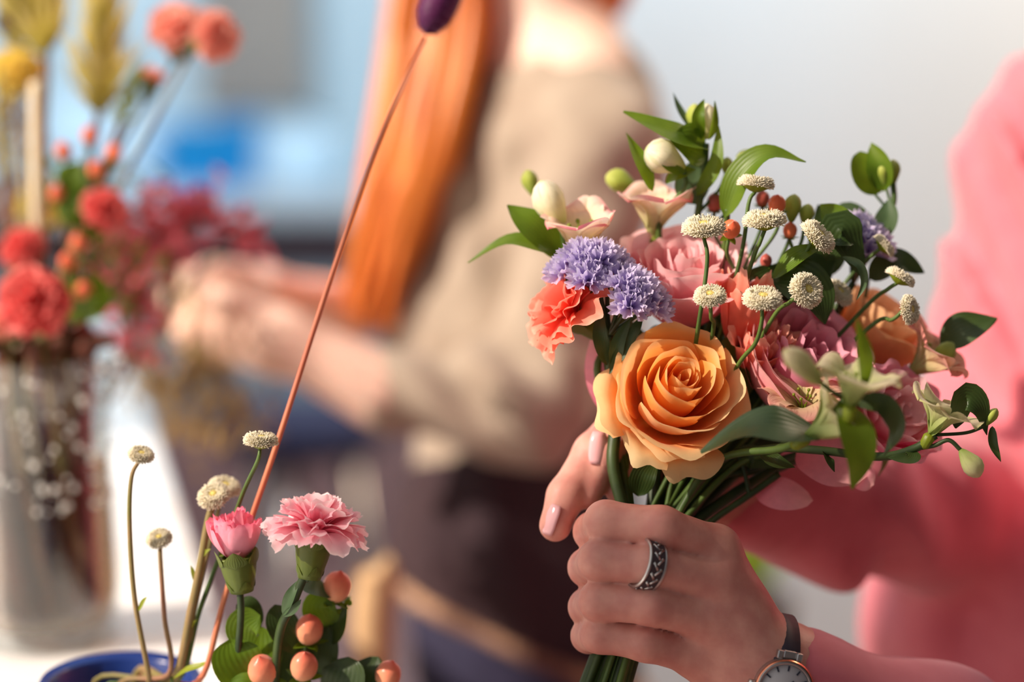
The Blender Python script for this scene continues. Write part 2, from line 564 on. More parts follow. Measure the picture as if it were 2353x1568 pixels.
def surf_nets(fn, lo, hi, h):
    lo = np.array(lo, np.float32)
    n = np.ceil((np.array(hi) - lo) / h).astype(int) + 1
    ax = [lo[i] + h * np.arange(n[i], dtype=np.float32) for i in range(3)]
    D = np.empty(n, np.float32)
    step = max(1, int(600000 / (n[1] * n[2])))
    Y, Z = np.meshgrid(ax[1], ax[2], indexing='ij')
    for i in range(0, n[0], step):
        xs = ax[0][i:i + step]
        X = np.empty((len(xs), n[1], n[2], 3), np.float32)
        X[..., 0] = xs[:, None, None]
        X[..., 1] = Y
        X[..., 2] = Z
        D[i:i + step] = fn(X)
    S = D < 0
    c = [slice(0, -1), slice(1, None)]
    cnt = np.zeros(n - 1, np.int8)
    for i in (0, 1):
        for j in (0, 1):
            for k in (0, 1):
                cnt += S[c[i], c[j], c[k]]
    act = (cnt > 0) & (cnt < 8)
    idx = -np.ones(n - 1, np.int64)
    cells = np.argwhere(act)
    idx[act] = np.arange(len(cells))
    acc = np.zeros((len(cells), 3), np.float64)
    num = np.zeros(len(cells))
    corners = [(i, j, k) for i in (0, 1) for j in (0, 1) for k in (0, 1)]
    for p in corners:
        for a in range(3):
            if p[a] == 0:
                q = list(p)
                q[a] = 1
                ip = cells + np.array(p)
                iq = cells + np.array(q)
                dp = D[ip[:, 0], ip[:, 1], ip[:, 2]]
                dq = D[iq[:, 0], iq[:, 1], iq[:, 2]]
                m = (dp < 0) != (dq < 0)
                t = np.where(m, dp / np.where(m, dp - dq, 1), 0)
                pos = np.array(p, float)[None, :] + np.zeros((len(cells), 3))
                pos[:, a] += t
                acc += pos * m[:, None]
                num += m
    V = lo + h * (cells + acc / num[:, None])
    F = []
    for a in range(3):
        b, c2 = (a + 1) % 3, (a + 2) % 3
        s0 = [slice(None)] * 3
        s1 = [slice(None)] * 3
        s0[a] = slice(0, -1)
        s1[a] = slice(1, None)
        A, B = S[tuple(s0)], S[tuple(s1)]
        E = np.argwhere(A != B)
        ok = (E[:, b] > 0) & (E[:, c2] > 0) & (E[:, b] < n[b] - 1) & (E[:, c2] < n[c2] - 1)
        E = E[ok]
        fl = A[E[:, 0], E[:, 1], E[:, 2]]
        eb = np.zeros(3, int)
        eb[b] = 1
        ec = np.zeros(3, int)
        ec[c2] = 1
        g = lambda q: idx[q[:, 0], q[:, 1], q[:, 2]]
        q = np.stack([g(E - eb - ec), g(E - ec), g(E), g(E - eb)], 1)
        q[~fl] = q[~fl][:, ::-1]
        F.append(q)
    F = np.concatenate(F)
    used, inv = np.unique(F, return_inverse=True)
    return V[used], inv.reshape(F.shape)


def sdf_obj(name, parts, mat, parent=None, smooth_iter=2, links=()):
    """parts: [(fn, lo, hi, h)] meshed and kept as one mesh object"""
    vs, fs, o = [], [], 0
    for fn, lo, hi, h in parts:
        V, F = surf_nets(fn, lo, hi, h)
        for _ in range(smooth_iter):
            acc = np.zeros_like(V)
            num = np.zeros(len(V))
            for i in range(4):
                j = (i + 1) % 4
                np.add.at(acc, F[:, i], V[F[:, j]])
                np.add.at(acc, F[:, j], V[F[:, i]])
                np.add.at(num, F[:, i], 1)
                np.add.at(num, F[:, j], 1)
            V = 0.5 * V + 0.5 * acc / np.maximum(num, 1)[:, None]
        vs.append(V)
        fs.append(F + o)
        o += len(V)
    offs = np.cumsum([0] + [len(v) for v in vs])
    V = np.concatenate(vs)
    F = np.concatenate(fs)
    extra = []
    for (i, j, p) in links:
        p = np.array(p)
        e = []
        for k in (i, j):
            fk = F[(F[:, 0] >= offs[k]) & (F[:, 0] < offs[k + 1])]
            q = fk[np.argmin(((V[fk].mean(1) - p) ** 2).sum(1))]
            e.append(q)
        extra.append([int(e[0][0]), int(e[0][1]), int(e[1][0]), int(e[1][1])])
    if extra:
        F = np.concatenate([F, np.array(extra)])
    me = bpy.data.meshes.new(name)
    me.from_pydata(V.tolist(), [], F.tolist())
    me.polygons.foreach_set('use_smooth', [True] * len(me.polygons))
    me.materials.append(mat)
    ob = bpy.data.objects.new(name, me)
    COL.objects.link(ob)
    if parent:
        ob.parent = parent
        ob.matrix_parent_inverse = parent.matrix_world.inverted()
    return ob


def bounds(caps, pad):
    lo = np.min([np.minimum(c[0] - c[2], c[1] - c[3]) for c in caps], 0) - pad
    hi = np.max([np.maximum(c[0] + c[2], c[1] + c[3]) for c in caps], 0) + pad
    return lo, hi

# ------------------------------------------------------------------ the setting
TABLE_Z = 1.02
BACK_Y = 5.3
PART_Y = 3.3


def slab(name, lo, hi, mat, parent=None, bevel=0, kind=None):
    m = MB()
    c = [(lo[i] + hi[i]) / 2 for i in range(3)]
    m.box((0, 0, 0) if parent is None else c, [hi[i] - lo[i] for i in range(3)])
    o = m.build(name, mat, parent, smooth=False, bevel=bevel)
    if parent is None:
        o.location = c
    if kind:
        o['kind'] = kind
    return o


slab('floor', (-4, -0.6, -0.1), (4, BACK_Y + 0.12, 0), M_FLOOR, kind='structure')
slab('wall_back', (-4, BACK_Y, 0), (0.02, BACK_Y + 0.12, 4.0), M_WALLB, kind='structure')
slab('wall_right', (0.02, PART_Y, 0), (4, PART_Y + 0.12, 4.0), M_WALL, kind='structure')
slab('wall_return', (0.02, PART_Y + 0.12, 0), (0.14, BACK_Y + 0.12, 4.0), M_WALL, kind='structure')
slab('baseboard_right', (0.02, PART_Y - 0.015, 0), (4, PART_Y, 0.09), M_WALL, kind='structure')

LX = -2.2
slab('wall_left_sun_block', (LX - 0.12, 1.15, 0), (LX, BACK_Y + 0.12, 4.0), M_WALL, kind='structure')  # unseen wall, added to keep direct sun off the right wall
wf = MB()
for (y, h) in ((-1.0, 4.0), (1.12, 4.0)):
    wf.box((LX - 0.05, y, h / 2), (0.07, 0.06, h))
for z in (0.45, 3.97):
    wf.box((LX - 0.05, 0.06, z), (0.07, 2.12, 0.06))
wf.build('window_1', M_WHITE, smooth=False)['kind'] = 'structure'
for nm, y0, y1, z0, z1 in (('sun_blocker_1', -0.95, 0.092, 2.60, 2.85), ('sun_blocker_2', 0.19, 0.31, 2.78, 2.94), ('sun_blocker_3', -0.95, 0.035, 2.85, 2.97)):  # unseen bars, added to shade the hand, sleeve and lower pink sweater
    slab(nm, (LX - 0.09, y0, z0), (LX - 0.01, y1, z1), M_WHITE, kind='structure')

# framed taupe notice panel on the back wall
pn = thing('notice_panel', 'grey-brown panel hanging on the pale blue back wall above the blue box', 'panel')
pc = P(575, 70, 5.2)
slab('board', (pc.x - 0.135, BACK_Y - 0.03, pc.z - 0.20), (pc.x + 0.15, BACK_Y - 0.001, pc.z + 0.33), M_TAUPEP, pn)
slab('frame', (pc.x + 0.15, BACK_Y - 0.04, pc.z - 0.22), (pc.x + 0.165, BACK_Y - 0.001, pc.z + 0.33), M_GREY, pn)

# counter along the back wall
ct = thing('counter', 'long grey counter with a pale worktop along the back wall', 'counter', Matrix.Translation((-0.9, BACK_Y - 0.3, 0)))
cx0, cx1 = -1.7, 1.0
m = MB()
slab('worktop', (-1.7, -0.32, 0.885), (0.9, 0.298, 0.935), M_COUNTER, ct, 0.004)
slab('drawer_front', (-1.68, -0.27, 0.75), (0.88, -0.02, 0.882), M_DARK, ct, 0.003)
slab('cabinet_body', (-1.66, -0.25, 0.38), (0.86, 0.295, 0.885), M_GREY, ct)
slab('plinth', (-1.66, -0.30, 0.0), (0.86, 0.28, 0.38), M_FLOOR, ct)
for i in range(5):
    x0 = -1.66 + i * 0.505
    dr = slab('door', (x0, -0.285, 0.385), (x0 + 0.495, -0.265, 0.74), M_GREY, ct, 0.004)
    slab('handle', (x0 + 0.18, -0.30, 0.66), (x0 + 0.31, -0.285, 0.675), M_STEEL, dr)

# blue plastic box (open carton with slanting sides) on the counter
ctop = 0.935
bx = P(485, 400, 5.05)
bm = MB()
prof = [(-0.105, -0.07), (0.09, -0.07), (0.10, -0.02), (0.075, 0.08)]
tb = thing('storage_bin', 'bright blue plastic bin tilted among pale bags on the counter', 'bin', Matrix.Translation((bx.x, 5.03, ctop)) @ Matrix.Rotation(0.15, 4, 'Z'))
w0, w1, hh = 0.108, 0.138, 0.152
pts = []
for (z, w, d) in ((0.0, w0, 0.07), (hh, w1, 0.09), (hh, w1 - 0.006, 0.084), (0.006, w0 - 0.006, 0.064)):
    for sx, sy in ((-1, -1), (1, -1), (1, 1), (-1, 1)):
        pts.append(Vector((sx * w + (0.02 * z / hh if sx < 0 else -0.01 * z / hh), sy * d, z + (0.012 * sx if z > 0.01 else 0))))
bm.grid(pts, 4, 4, closed_u=True)
bm.f.append((0, 3, 2, 1))
bm.f.append((12, 13, 14, 15))
bm.build('body', M_BLUE, tb, smooth=False)
lm = MB()
lm.box((0.0, -0.093, hh + 0.002), (0.19, 0.012, 0.012))
lm.build('rim', M_BLUE, tb, smooth=False, bevel=0.003)


def bag(px, py, s, label, seed):
    rnd = random.Random(seed)
    c = P(px, py, 5.0)
    t = thing('plastic_bag', label, 'bag', Matrix.Translation((c.x, c.y if c.y < 5.1 else 5.1, ctop)))
    mb = MB()
    n, mm = 26, 16
    pts = []
    for j in range(mm):
        th = math.pi * 0.5 * j / (mm - 1)
        for i in range(n):
            a = 2 * math.pi * i / n
            rr = math.cos(th) ** 0.6 * (1 + 0.12 * math.sin(5 * a + seed) * math.sin(th * 2) + 0.06 * math.sin(9 * a + 4 * th))
            pts.append((s[0] * rr * math.cos(a), s[1] * rr * math.sin(a), s[2] * math.sin(th) * (1 + 0.08 * math.sin(3 * a + seed))))
    mb.grid(pts, n, mm, closed_u=True)
    mb.f.append(tuple(range(n))[::-1])
    mb.build('bag_body', M_BAG, t)
    kb = MB()
    kb.lathe([(0.012, s[2] * 0.93), (0.009, s[2]), (0.02, s[2] * 1.12), (0.024, s[2] * 1.2), (0.01, s[2] * 1.21)], 10)
    kb.build('knot', M_BAG, t)


bag(315, 380, (0.085, 0.07, 0.17), 'pale plastic bag on the counter to the left of the blue bin', 1)
bag(705, 385, (0.10, 0.08, 0.14), 'pale plastic bag on the counter to the right of the blue bin', 4)
bag(200, 380, (0.14, 0.08, 0.22), 'large pale plastic bag at the left end of the counter behind the yellow flowers', 7)

# dark seat pad of a stool on the floor beyond the hands
st = thing('stool', 'dark slate stool on the floor beyond the near forearm', 'stool')
sc_ = P(690, 960, 3.1)
st.location = (sc_.x, sc_.y, 0)
sm = MB()
sz = sc_.z
sm.lathe([(0.05, sz - 0.055), (0.12, sz - 0.05), (0.135, sz - 0.02), (0.125, sz + 0.01), (0.05, sz + 0.02)], 24)
sm.build('seat', M_NAVY, st)
for k in range(3):
    a = k * 2.094 + 0.4
    lm = MB()
    lm.tube([(0.08 * math.cos(a), 0.08 * math.sin(a), sz - 0.05), (0.16 * math.cos(a), 0.16 * math.sin(a), 0)], 0.013, 8)
    lm.build('leg', M_STEEL, st)

# white table, its right edge running away from the camera
tr_ = thing('worktable', 'sunlit white table under the glass vase', 'table')
eN, eF = Vector((-0.002, 0.50, 0)), Vector((-0.478, 2.38, 0))
quad = [eN, eF, eF + Vector((-1.1, -0.28, 0)), eN + Vector((-1.1, -0.28, 0))]
m = MB()
for z in (TABLE_Z - 0.03, TABLE_Z):
    for q in quad:
        m.pt((q.x, q.y, z))
m.f += [(3, 2, 1, 0), (4, 5, 6, 7)] + [(i, (i + 1) % 4, 4 + (i + 1) % 4, 4 + i) for i in range(4)]
m.build('table_top', M_WHITE, tr_, smooth=False, bevel=0.004)
ctr = sum(quad, Vector()) / 4
for q in quad:
    g = q.lerp(ctr, 0.12)
    m = MB()
    m.lathe([(0.018, 0), (0.02, 0.02), (0.02, TABLE_Z - 0.031)], 12, Matrix.Translation((g.x, g.y, 0)))
    m.build('leg', M_STEEL, tr_)

# pale wooden chair whose back post shows behind the berries
ch = thing('wooden_chair', 'pale wooden chair with a rounded back post standing in front of the shaded lower sweater', 'chair')
cp = P(865, 1310, 1.50)
ch.location = (cp.x, cp.y, 0)
ch.rotation_euler = (0, 0, 0.0)
ztop = cp.z
for i, (dx, dy) in enumerate(((0, 0), (0.0, -0.36))):
    m = MB()
    m.tube(spline([(dx - 0.01, dy, 0), (dx, dy, 0.42), (dx - 0.004, dy, ztop - 0.10), (dx, dy, ztop - 0.012), (dx, dy, ztop)], 6), [0.016] * 20 + [0.0165, 0.0165, 0.016, 0.012, 0.004], 12)
    m.build('back_post', M_WOOD, ch)
for i, (dx, dy) in enumerate(((-0.36, -0.02), (-0.36, -0.34))):
    m = MB()
    m.lathe([(0.014, 0), (0.017, 0.2), (0.016, 0.41)], 12, Matrix.Translation((dx, dy, 0)))
    m.build('leg', M_WOOD, ch)
m = MB()
m.box((-0.18, -0.18, 0.425), (0.42, 0.40, 0.03))
m.build('seat', M_WOOD, ch, smooth=False, bevel=0.01)
m = MB()
m.box((0.0, -0.18, ztop - 0.25), (0.016, 0.33, 0.05))
m.build('back_rail', M_WOOD, ch, smooth=False, bevel=0.006)

# ------------------------------------------------------------------ flower parts


def rose_petal(mb, az, R, h, hw, flare, curl, rng, nu=15, nv=15, base=0.12, spiral=0.10, rip=0.02, frill=0.0):
    ph = rng.uniform(0, 6.28)
    ph2 = rng.uniform(0, 6.28)
    tipn = rng.uniform(0.10, 0.2)
    pts, us, vs = [], [], []
    for j in range(nv):
        v = j / (nv - 1)
        for i in range(nu):
            u = -1 + 2 * i / (nu - 1)
            w = v * (1 - tipn * abs(u) ** 3.0 + 0.02 * math.sin(7 * u + ph) * v + frill * (abs(((u * 6 + ph) % 2) - 1) - 0.5) * v ** 6)
            w = max(w, 0)
            r = R * (1 - (1 - base) * (1 - min(w, 1)) ** 2.4)
            z = h * (w ** 1.12)
            if w > 0.5:
                t = (w - 0.5) / 0.5
                r += flare * R * t ** 2
                z -= curl * h * t ** 3
                if w > 0.88:
                    r += 0.045 * R * ((w - 0.88) / 0.12) ** 2
                    z -= 0.012 * h * ((w - 0.88) / 0.12) ** 2
            r += flare * R * 0.25 * (abs(u) ** 5) * v
            r *= 1 + spiral * u * v
            r += rip * R * v * v * math.sin(5 * u + ph) + rip * 0.6 * R * v ** 3 * math.sin(11 * u + ph2)
            z += rip * 0.8 * h * v ** 2 * math.sin(4 * u + ph2)
            ww = hw * (0.55 + 0.45 * min(1, v / 0.45)) * (1 - 0.10 * v ** 4)
            a = az + u * ww
            pts.append(Vector((r * math.cos(a), r * math.sin(a), z)))
            us.append(0.5 + 0.5 * u + 0.03 * az)
            vs.append(w)
    mb.grid(pts, nu, nv, us, vs)


def make_rose(label, base, axis, layers, m_in, m_out, stem, seed, roll=0.0, stem_r=0.0028, extra=None, leaves=()):
    """layers: (n, R, h, halfwidth, flare, curl, ripple, in_head, az0) in mm"""
    rng = random.Random(seed)
    M = place(base, axis, roll)
    t = thing('rose', label, 'flower', M, 'flowers held in the bouquet')
    head = MB()
    todo = []
    for (n, R, h, hw, fl, cu, rp, inhead, az0) in layers:
        for k in range(n):
            az = az0 + 2 * math.pi * k / n + rng.uniform(-0.32, 0.32)
            args = dict(az=az, R=R * 1e-3 * rng.uniform(0.92, 1.06), h=h * 1e-3 * rng.uniform(0.95, 1.03), hw=hw * rng.uniform(0.92, 1.08),
                        flare=fl * rng.uniform(0.7, 1.3), curl=cu * rng.uniform(0.7, 1.3), rip=rp)
            if inhead:
                rose_petal(head, rng=rng, nu=13, nv=13, **args)
            else:
                todo.append(args)
    fh = head.build('flower_head', m_in, t)
    for i, a in enumerate(todo):
        pm = MB()
        rose_petal(pm, rng=rng, nu=21, nv=19, **a)
        pm.build('petal', m_out if i >= len(todo) * 0.45 else m_in, fh)
    for a in (extra or ()):
        pm = MB()
        rose_petal(pm, rng=rng, nu=21, nv=19, **a)
        pm.build('petal', m_out, fh)
    cm = MB()
    cm.lathe([(0.003, -0.012), (0.0065, -0.009), (0.0075, -0.004), (0.006, 0.0005), (0.003, 0.002)], 14)
    for k in range(5):
        a = k * 1.2566
        d = Vector((math.cos(a), math.sin(a), 0))
        leaf_geo(cm, [d * 0.005, d * 0.016 + Vector((0, 0, 0.002)), d * 0.024 + Vector((0, 0, -0.008))], 0.0035, Vector((0, 0, 1)))
    cm.build('calyx', M_CALYX, t)
    add_stem(t, M, [base - Vector(axis).normalized() * 0.010] + stem, stem_r, M_STEMD)
    for (pts, w, mat) in leaves:
        add_leaf(t, M, pts, w, mat)
    return t


def leaf_geo(mb, pts, width, normal, fold=0.25, wav=0.0, nu=9, nv=14, tip=1.0, ph=0.0, shape='lance'):
    cl = spline(pts, max(2, (nv - 1) // (len(pts) - 1) + 1))
    n = len(cl)
    out, us, vs = [], [], []
    for j in range(n):
        v = j / (n - 1)
        tg = (cl[min(j + 1, n - 1)] - cl[max(j - 1, 0)]).normalized()
        side = tg.cross(normal)
        side = side.normalized() if side.length > 1e-6 else tg.orthogonal().normalized()
        nn = side.cross(tg).normalized()
        if shape == 'lance':
            w = width * (math.sin(math.pi * min(1, v ** 0.75)) ** 0.8 if 0 < v < 1 else 0.0)
        elif shape == 'oval':
            w = width * (math.sin(math.pi * v) ** 0.55 if 0 < v < 1 else 0.0)
        else:   # obovate: broad near the tip
            w = width * (math.sin(math.pi * (v ** 1.7)) ** 0.5 if 0 < v < 1 else 0.0)
        w = max(w, width * 0.04)
        for i in range(nu):
            u = -1 + 2 * i / (nu - 1)
            out.append(cl[j] + side * (u * w) + nn * (fold * w * abs(u) ** 1.5 + wav * width * math.sin(9 * v + 2.2 * u + ph) * abs(u)))
            us.append(0.5 + 0.5 * u)
            vs.append(v)
    mb.grid(out, nu, n, us, vs)


def add_leaf(t, M, pts, width, mat, normal=None, fold=0.25, wav=0.06, name='leaf', shape='lance'):
    """pts are world points"""
    I = M.inverted()
    q = [I @ Vector(p) for p in pts]
    nrm = (I.to_3x3() @ (normal if normal is not None else (-FV + UV * 0.4))).normalized()
    mb = MB()
    leaf_geo(mb, q, width, nrm, fold, wav, ph=pts[0].x * 300, shape=shape)
    return mb.build(name, mat, t)


def add_stem(t, M, pts, r, mat, name='stem', r2=None, n=8):
    I = M.inverted()
    mb = MB()
    cl = spline([I @ Vector(p) for p in pts], 7)
    mb.tube(cl, [r + ((r2 if r2 else r) - r) * i / (len(cl) - 1) for i in range(len(cl))], n)
    return mb.build(name, mat, t)


def carnation_head(R, n, seed, spread=1.75, squash=0.8, ruffle=0.16, serr=0.06, top=0.0, closed=0.0, nu=33, nv=10):
    rng = random.Random(seed)
    mb = MB()
    for i in range(n):
        f = (i + 0.5) / n
        phi = (0.08 + spread * f ** 0.72) * (1 - closed)
        az = i * 2.39996 + rng.uniform(-0.3, 0.3)
        L = R * rng.uniform(0.92, 1.08) * (0.86 + 0.14 * f)
        hw = R * rng.uniform(0.50, 0.68)
        ph, ph2 = rng.uniform(0, 6), rng.uniform(0, 6)
        d = Vector((math.cos(az), math.sin(az), 0))
        s = Vector((-math.sin(az), math.cos(az), 0))
        tw = rng.uniform(-0.5, 0.5)
        pts, us, vs = [], [], []
        for j in range(nv):
            v = j / (nv - 1)
            for k in range(nu):
                u = -1 + 2 * k / (nu - 1)
                zig = serr * (abs(((u * 9 + ph) % 2) - 1) - 0.5) * v ** 6 + 0.05 * math.sin(3 * u + ph)
                w = v * (1 - 0.22 * u * u + zig)
                a2 = phi * (0.35 + 0.65 * min(1, w * 1.05))
                rad = L * w * math.sin(a2)
                z = L * (w * math.cos(a2)) * squash + (R * 0.05 if f < .5 else 0)
                wid = hw * (0.12 + 0.88 * min(1, w * 1.15) ** 1.3)
                ruf = ruffle * R * v ** 2 * (math.sin(6.5 * u + ph) + 0.5 * math.sin(12 * u + ph2))
                p = d * rad + s * (u * wid) + Vector((0, 0, z))
                nrm = (d * math.cos(a2) - Vector((0, 0, 1)) * math.sin(a2))
                p += nrm * ruf * (0.5 + 0.5 * math.sin(a2)) + nrm * tw * u * wid * 0.5
                if f < 0.35:
                    p += s * ruf * 0.5
                pts.append(p)
                us.append(0.5 + 0.5 * u)
                vs.append(w if w < 1 else 1)
        mb.grid(pts, nu, nv, us, vs)
    return mb


def carnation_calyx(length, r_top, r_bot):
    cm = MB()
    n = 20
    cm.lathe([(r_bot * 0.35, -length * 1.03), (r_bot, -length), (r_bot * 1.1, -length * 0.85), ((r_bot + r_top) * 0.53, -length * 0.45), (r_top, 0.0), (r_top * 1.02, length * 0.06), (r_top * 0.8, length * 0.05)], n,
             caps=False)
    for k in range(5):
        a = k * 1.2566
        d = Vector((math.cos(a), math.sin(a), 0))
        leaf_geo(cm, [d * r_top * 0.97 + Vector((0, 0, -length * 0.2)), d * r_top * 1.04, d * r_top * 1.15 + Vector((0, 0, length * 0.3))], r_top * 0.62, d, fold=-0.2, nu=5, nv=8)
    for k in range(4):
        a = k * 1.57 + 0.5
        d = Vector((math.cos(a), math.sin(a), 0))
        leaf_geo(cm, [d * r_bot * 0.7 + Vector((0, 0, -length * 1.02)), d * r_bot * 1.14 + Vector((0, 0, -length * 0.86)), d * r_bot * 1.32 + Vector((0, 0, -length * 0.62))], r_bot * 0.6, d, fold=-0.2, nu=5, nv=7)
    return cm


def folded_head(layers, seed):
    rng = random.Random(seed)
    mb = MB()
    for (n, R, h, hw, fl, cu, rp, az0) in layers:
        for k in range(n):
            rose_petal(mb, az0 + 2 * math.pi * k / n + rng.uniform(-.3, .3), R * 1e-3 * rng.uniform(.9, 1.1), h * 1e-3 * rng.uniform(.9, 1.08), hw * rng.uniform(.85, 1.15), fl * rng.uniform(.5, 1.5), cu, rng, nu=25, nv=13, base=0.3, rip=rp, frill=0.06)
    return mb


def make_carnation(label, mouth, axis, R, n, seed, mat, stem, group, cal=(0.022, 0.0085, 0.005), stem_r=0.0018, stem_mat=None, roll=0, layers=None, stem_r2=None, **kw):
    """mouth: the world point where the petals leave the calyx"""
    M = place(mouth, axis, roll)
    t = thing('carnation', label, 'flower', M, group)
    (folded_head(layers, seed) if layers else carnation_head(R, n, seed, **kw)).build('flower_head', mat, t)
    carnation_calyx(*cal).build('calyx', M_CALYX, t)
    add_stem(t, M, [mouth - Vector(axis).normalized() * cal[0]] + stem, stem_r, stem_mat or M_STEM, r2=stem_r2)
    return t


FEV_HEAD = {}


def feverfew_head(seed, R):
    rng = random.Random(seed)
    mb = MB()
    mb.lathe([(R * 0.3, -R * 0.22), (R * 0.82, -R * 0.05), (R * 0.86, R * 0.2), (R * 0.55, R * 0.36), (R * 0.3, R * 0.30), (0.01 * R, R * 0.24)], 22)
    n = 620
    for i in range(n):
        f = (i + 0.5) / n
        th = 0.30 + 1.55 * f ** 0.75
        az = i * 2.39996
        rr = R * 0.80 * math.sin(min(th, 1.57)) ** 0.8
        c = Vector((rr * math.cos(az), rr * math.sin(az), R * (0.40 * math.cos(th) + 0.02) - (R * 0.12 * max(0, 1 - f * 6))))
        d = Vector((math.sin(th) * math.cos(az) + rng.gauss(0, .16), math.sin(th) * math.sin(az) + rng.gauss(0, .16), 0.9 * math.cos(th) + 0.16 + rng.gauss(0, .12))).normalized()
        c += Vector((rng.gauss(0, R * .02), rng.gauss(0, R * .02), 0))
        if f < 0.10:
            d = Vector((-0.2 * math.cos(az), -0.2 * math.sin(az), 1)).normalized()
        L = R * rng.uniform(0.16, 0.30) * (0.6 if f < .12 else 1)
        s = d.orthogonal().normalized()
        b = d.cross(s)
        w = R * 0.036
        o = len(mb.v)
        for k in range(4):
            a = k * 1.5708 + az
            mb.pt(c + (s * math.cos(a) + b * math.sin(a)) * w, 0, 0.2)
        for k in range(4):
            a = k * 1.5708 + az
            mb.pt(c + d * L + (s * math.cos(a) + b * math.sin(a)) * w * 0.75, 0, 1)
        mb.f += [(o + k, o + (k + 1) % 4, o + 4 + (k + 1) % 4, o + 4 + k) for k in range(4)] + [(o + 4, o + 5, o + 6, o + 7)]
    eye = MB()
    eye.ball((0, 0, R * 0.27), R * 0.22, 12, 7, (1, 1, 0.5))
    for i in range(40):
        az = i * 2.39996
        rr = R * 0.25 * math.sqrt((i + .5) / 40)
        eye.ball((rr * math.cos(az), rr * math.sin(az), R * 0.34), R * 0.035, 5, 4)
    cal = MB()
    cal.lathe([(R * 0.12, -R * 0.42), (R * 0.35, -R * 0.34), (R * 0.74, -R * 0.14), (R * 0.84, R * 0.04), (R * 0.6, R * 0.0)], 20, caps=False, ripple=lambda a, j: 0.04 * math.sin(10 * a))
    return mb, eye, cal


def make_feverfew(label, c, axis, R, stem, group, eye=True, stem_mat=None, sr=0.0008, twigs=()):
    M = place(c, axis, (c.x * 1000) % 6.28)
    t = thing('feverfew', label, 'flower', M, group)
    if not FEV_HEAD:
        h, e_, k = feverfew_head(3, 0.01)
        FEV_HEAD['h'] = h.build('flower_head', M_FEV, t)
        FEV_HEAD['e'] = e_.build('eye', M_FEVC, FEV_HEAD['h'])
        FEV_HEAD['c'] = k.build('calyx', M_LEAFY, t)
        h, e_, k = FEV_HEAD['h'], FEV_HEAD['e'], FEV_HEAD['c']
    else:
        h = FEV_HEAD['h'].copy()
        k = FEV_HEAD['c'].copy()
        for o in (h, k):
            COL.objects.link(o)
            o.parent = t
        e_ = FEV_HEAD['e'].copy()
        COL.objects.link(e_)
        e_.parent = h
    s = R / 0.01
    h.scale = (s, s, s)
    k.scale = (s, s, s)
    add_stem(t, M, [c - Vector(axis).normalized() * R * 0.40] + stem, sr, stem_mat or M_STEM, r2=sr * 1.6, n=7)
    for (a, b, w) in twigs:
        add_leaf(t, M, [a, a.lerp(b, 0.5) + UV * 0.001, b], w, M_LEAFY, fold=0.3)
    return t


def als_floret(t, M, c, axis, R, mat, seed, roll=0.0, open_=0.8, n=6):
    """an open alstroemeria flower as a part: throat and stamens, six petals as sub-parts"""
    rng = random.Random(seed)
    L = M.inverted() @ place(c, axis, roll)
    th = MB()
    th.lathe([(R * 0.05, -R * 0.35), (R * 0.12, -R * 0.28), (R * 0.14, -R * 0.05), (R * 0.09, R * 0.02)], 12, L)
    for k in range(5):
        a = k * 1.2566 + 0.3
        p = [Vector((0, 0, 0)), Vector((R * 0.1 * math.cos(a), R * 0.1 * math.sin(a), R * 0.35)), Vector((R * 0.22 * math.cos(a), R * 0.22 * math.sin(a), R * 0.62))]
        th.tube([L @ q for q in spline(p, 4)], R * 0.018, 5)
        th.ball(L @ p[2], R * 0.045, 6, 5)
    fl = th.build('floret', M_LEAFY, t)
    for k in range(n):
        a = k * 2 * math.pi / n + rng.uniform(-0.12, 0.12)
        inner = k % 2
        d = Vector((math.cos(a), math.sin(a), 0))
        o = open_ * rng.uniform(0.85, 1.15)
        ln = R * (1.0 if not inner else 0.95)
        p = [Vector((0, 0, 0)) + d * R * 0.06, d * (R * 0.12 + ln * 0.28 * o) + Vector((0, 0, ln * 0.45)), d * (R * 0.2 + ln * 0.62 * o) + Vector((0, 0, ln * (0.78 - 0.18 * o))), d * (R * 0.25 + ln * 0.92 * o) + Vector((0, 0, ln * (0.92 - 0.45 * o)))]
        mb = MB()
        leaf_geo(mb, [L @ q for q in p], R * (0.56 if not inner else 0.34), (L.to_3x3() @ (Vector((0, 0, 1)) - d * 0.4)).normalized(), fold=0.3, wav=0.12, nu=13, nv=16, ph=seed + k, shape='obovate')
        mb.build('petal', mat, fl)
    return fl


def als_bud(t, M, a, b, w, mat=None, name='bud'):
    """bud from its stalk end a to its tip b (world points), half width w"""
    mb = MB()
    I = M.inverted()
    a, b = I @ a, I @ b
    Lm = place(a, (b - a))
    ln = (b - a).length
    prof = [(w * 0.2, -ln * 0.03), (w * 0.42, ln * 0.08), (w * 0.66, ln * 0.25), (w * 0.9, ln * 0.45), (w, ln * 0.62), (w * 0.86, ln * 0.8), (w * 0.55, ln * 0.94), (w * 0.22, ln * 1.01), (w * 0.05, ln * 1.03)]
    pts, us, vs = [], [], []
    n = 18
    for j, (r, z) in enumerate(prof):
        for i in range(n):
            an = 2 * math.pi * i / n
            rr = r * (1 + 0.12 * math.cos(3 * an + 1.6 * z / ln) * (0.4 + z / ln) + 0.03 * math.cos(6 * an))
            pts.append(Lm @ Vector((rr * math.cos(an), rr * math.sin(an), z)))
            us.append(i / n)
            vs.append(j / (len(prof) - 1))
    mb.grid(pts, n, len(prof), us, vs, closed_u=True)
    return mb.build(name, mat or M_BUD, t)


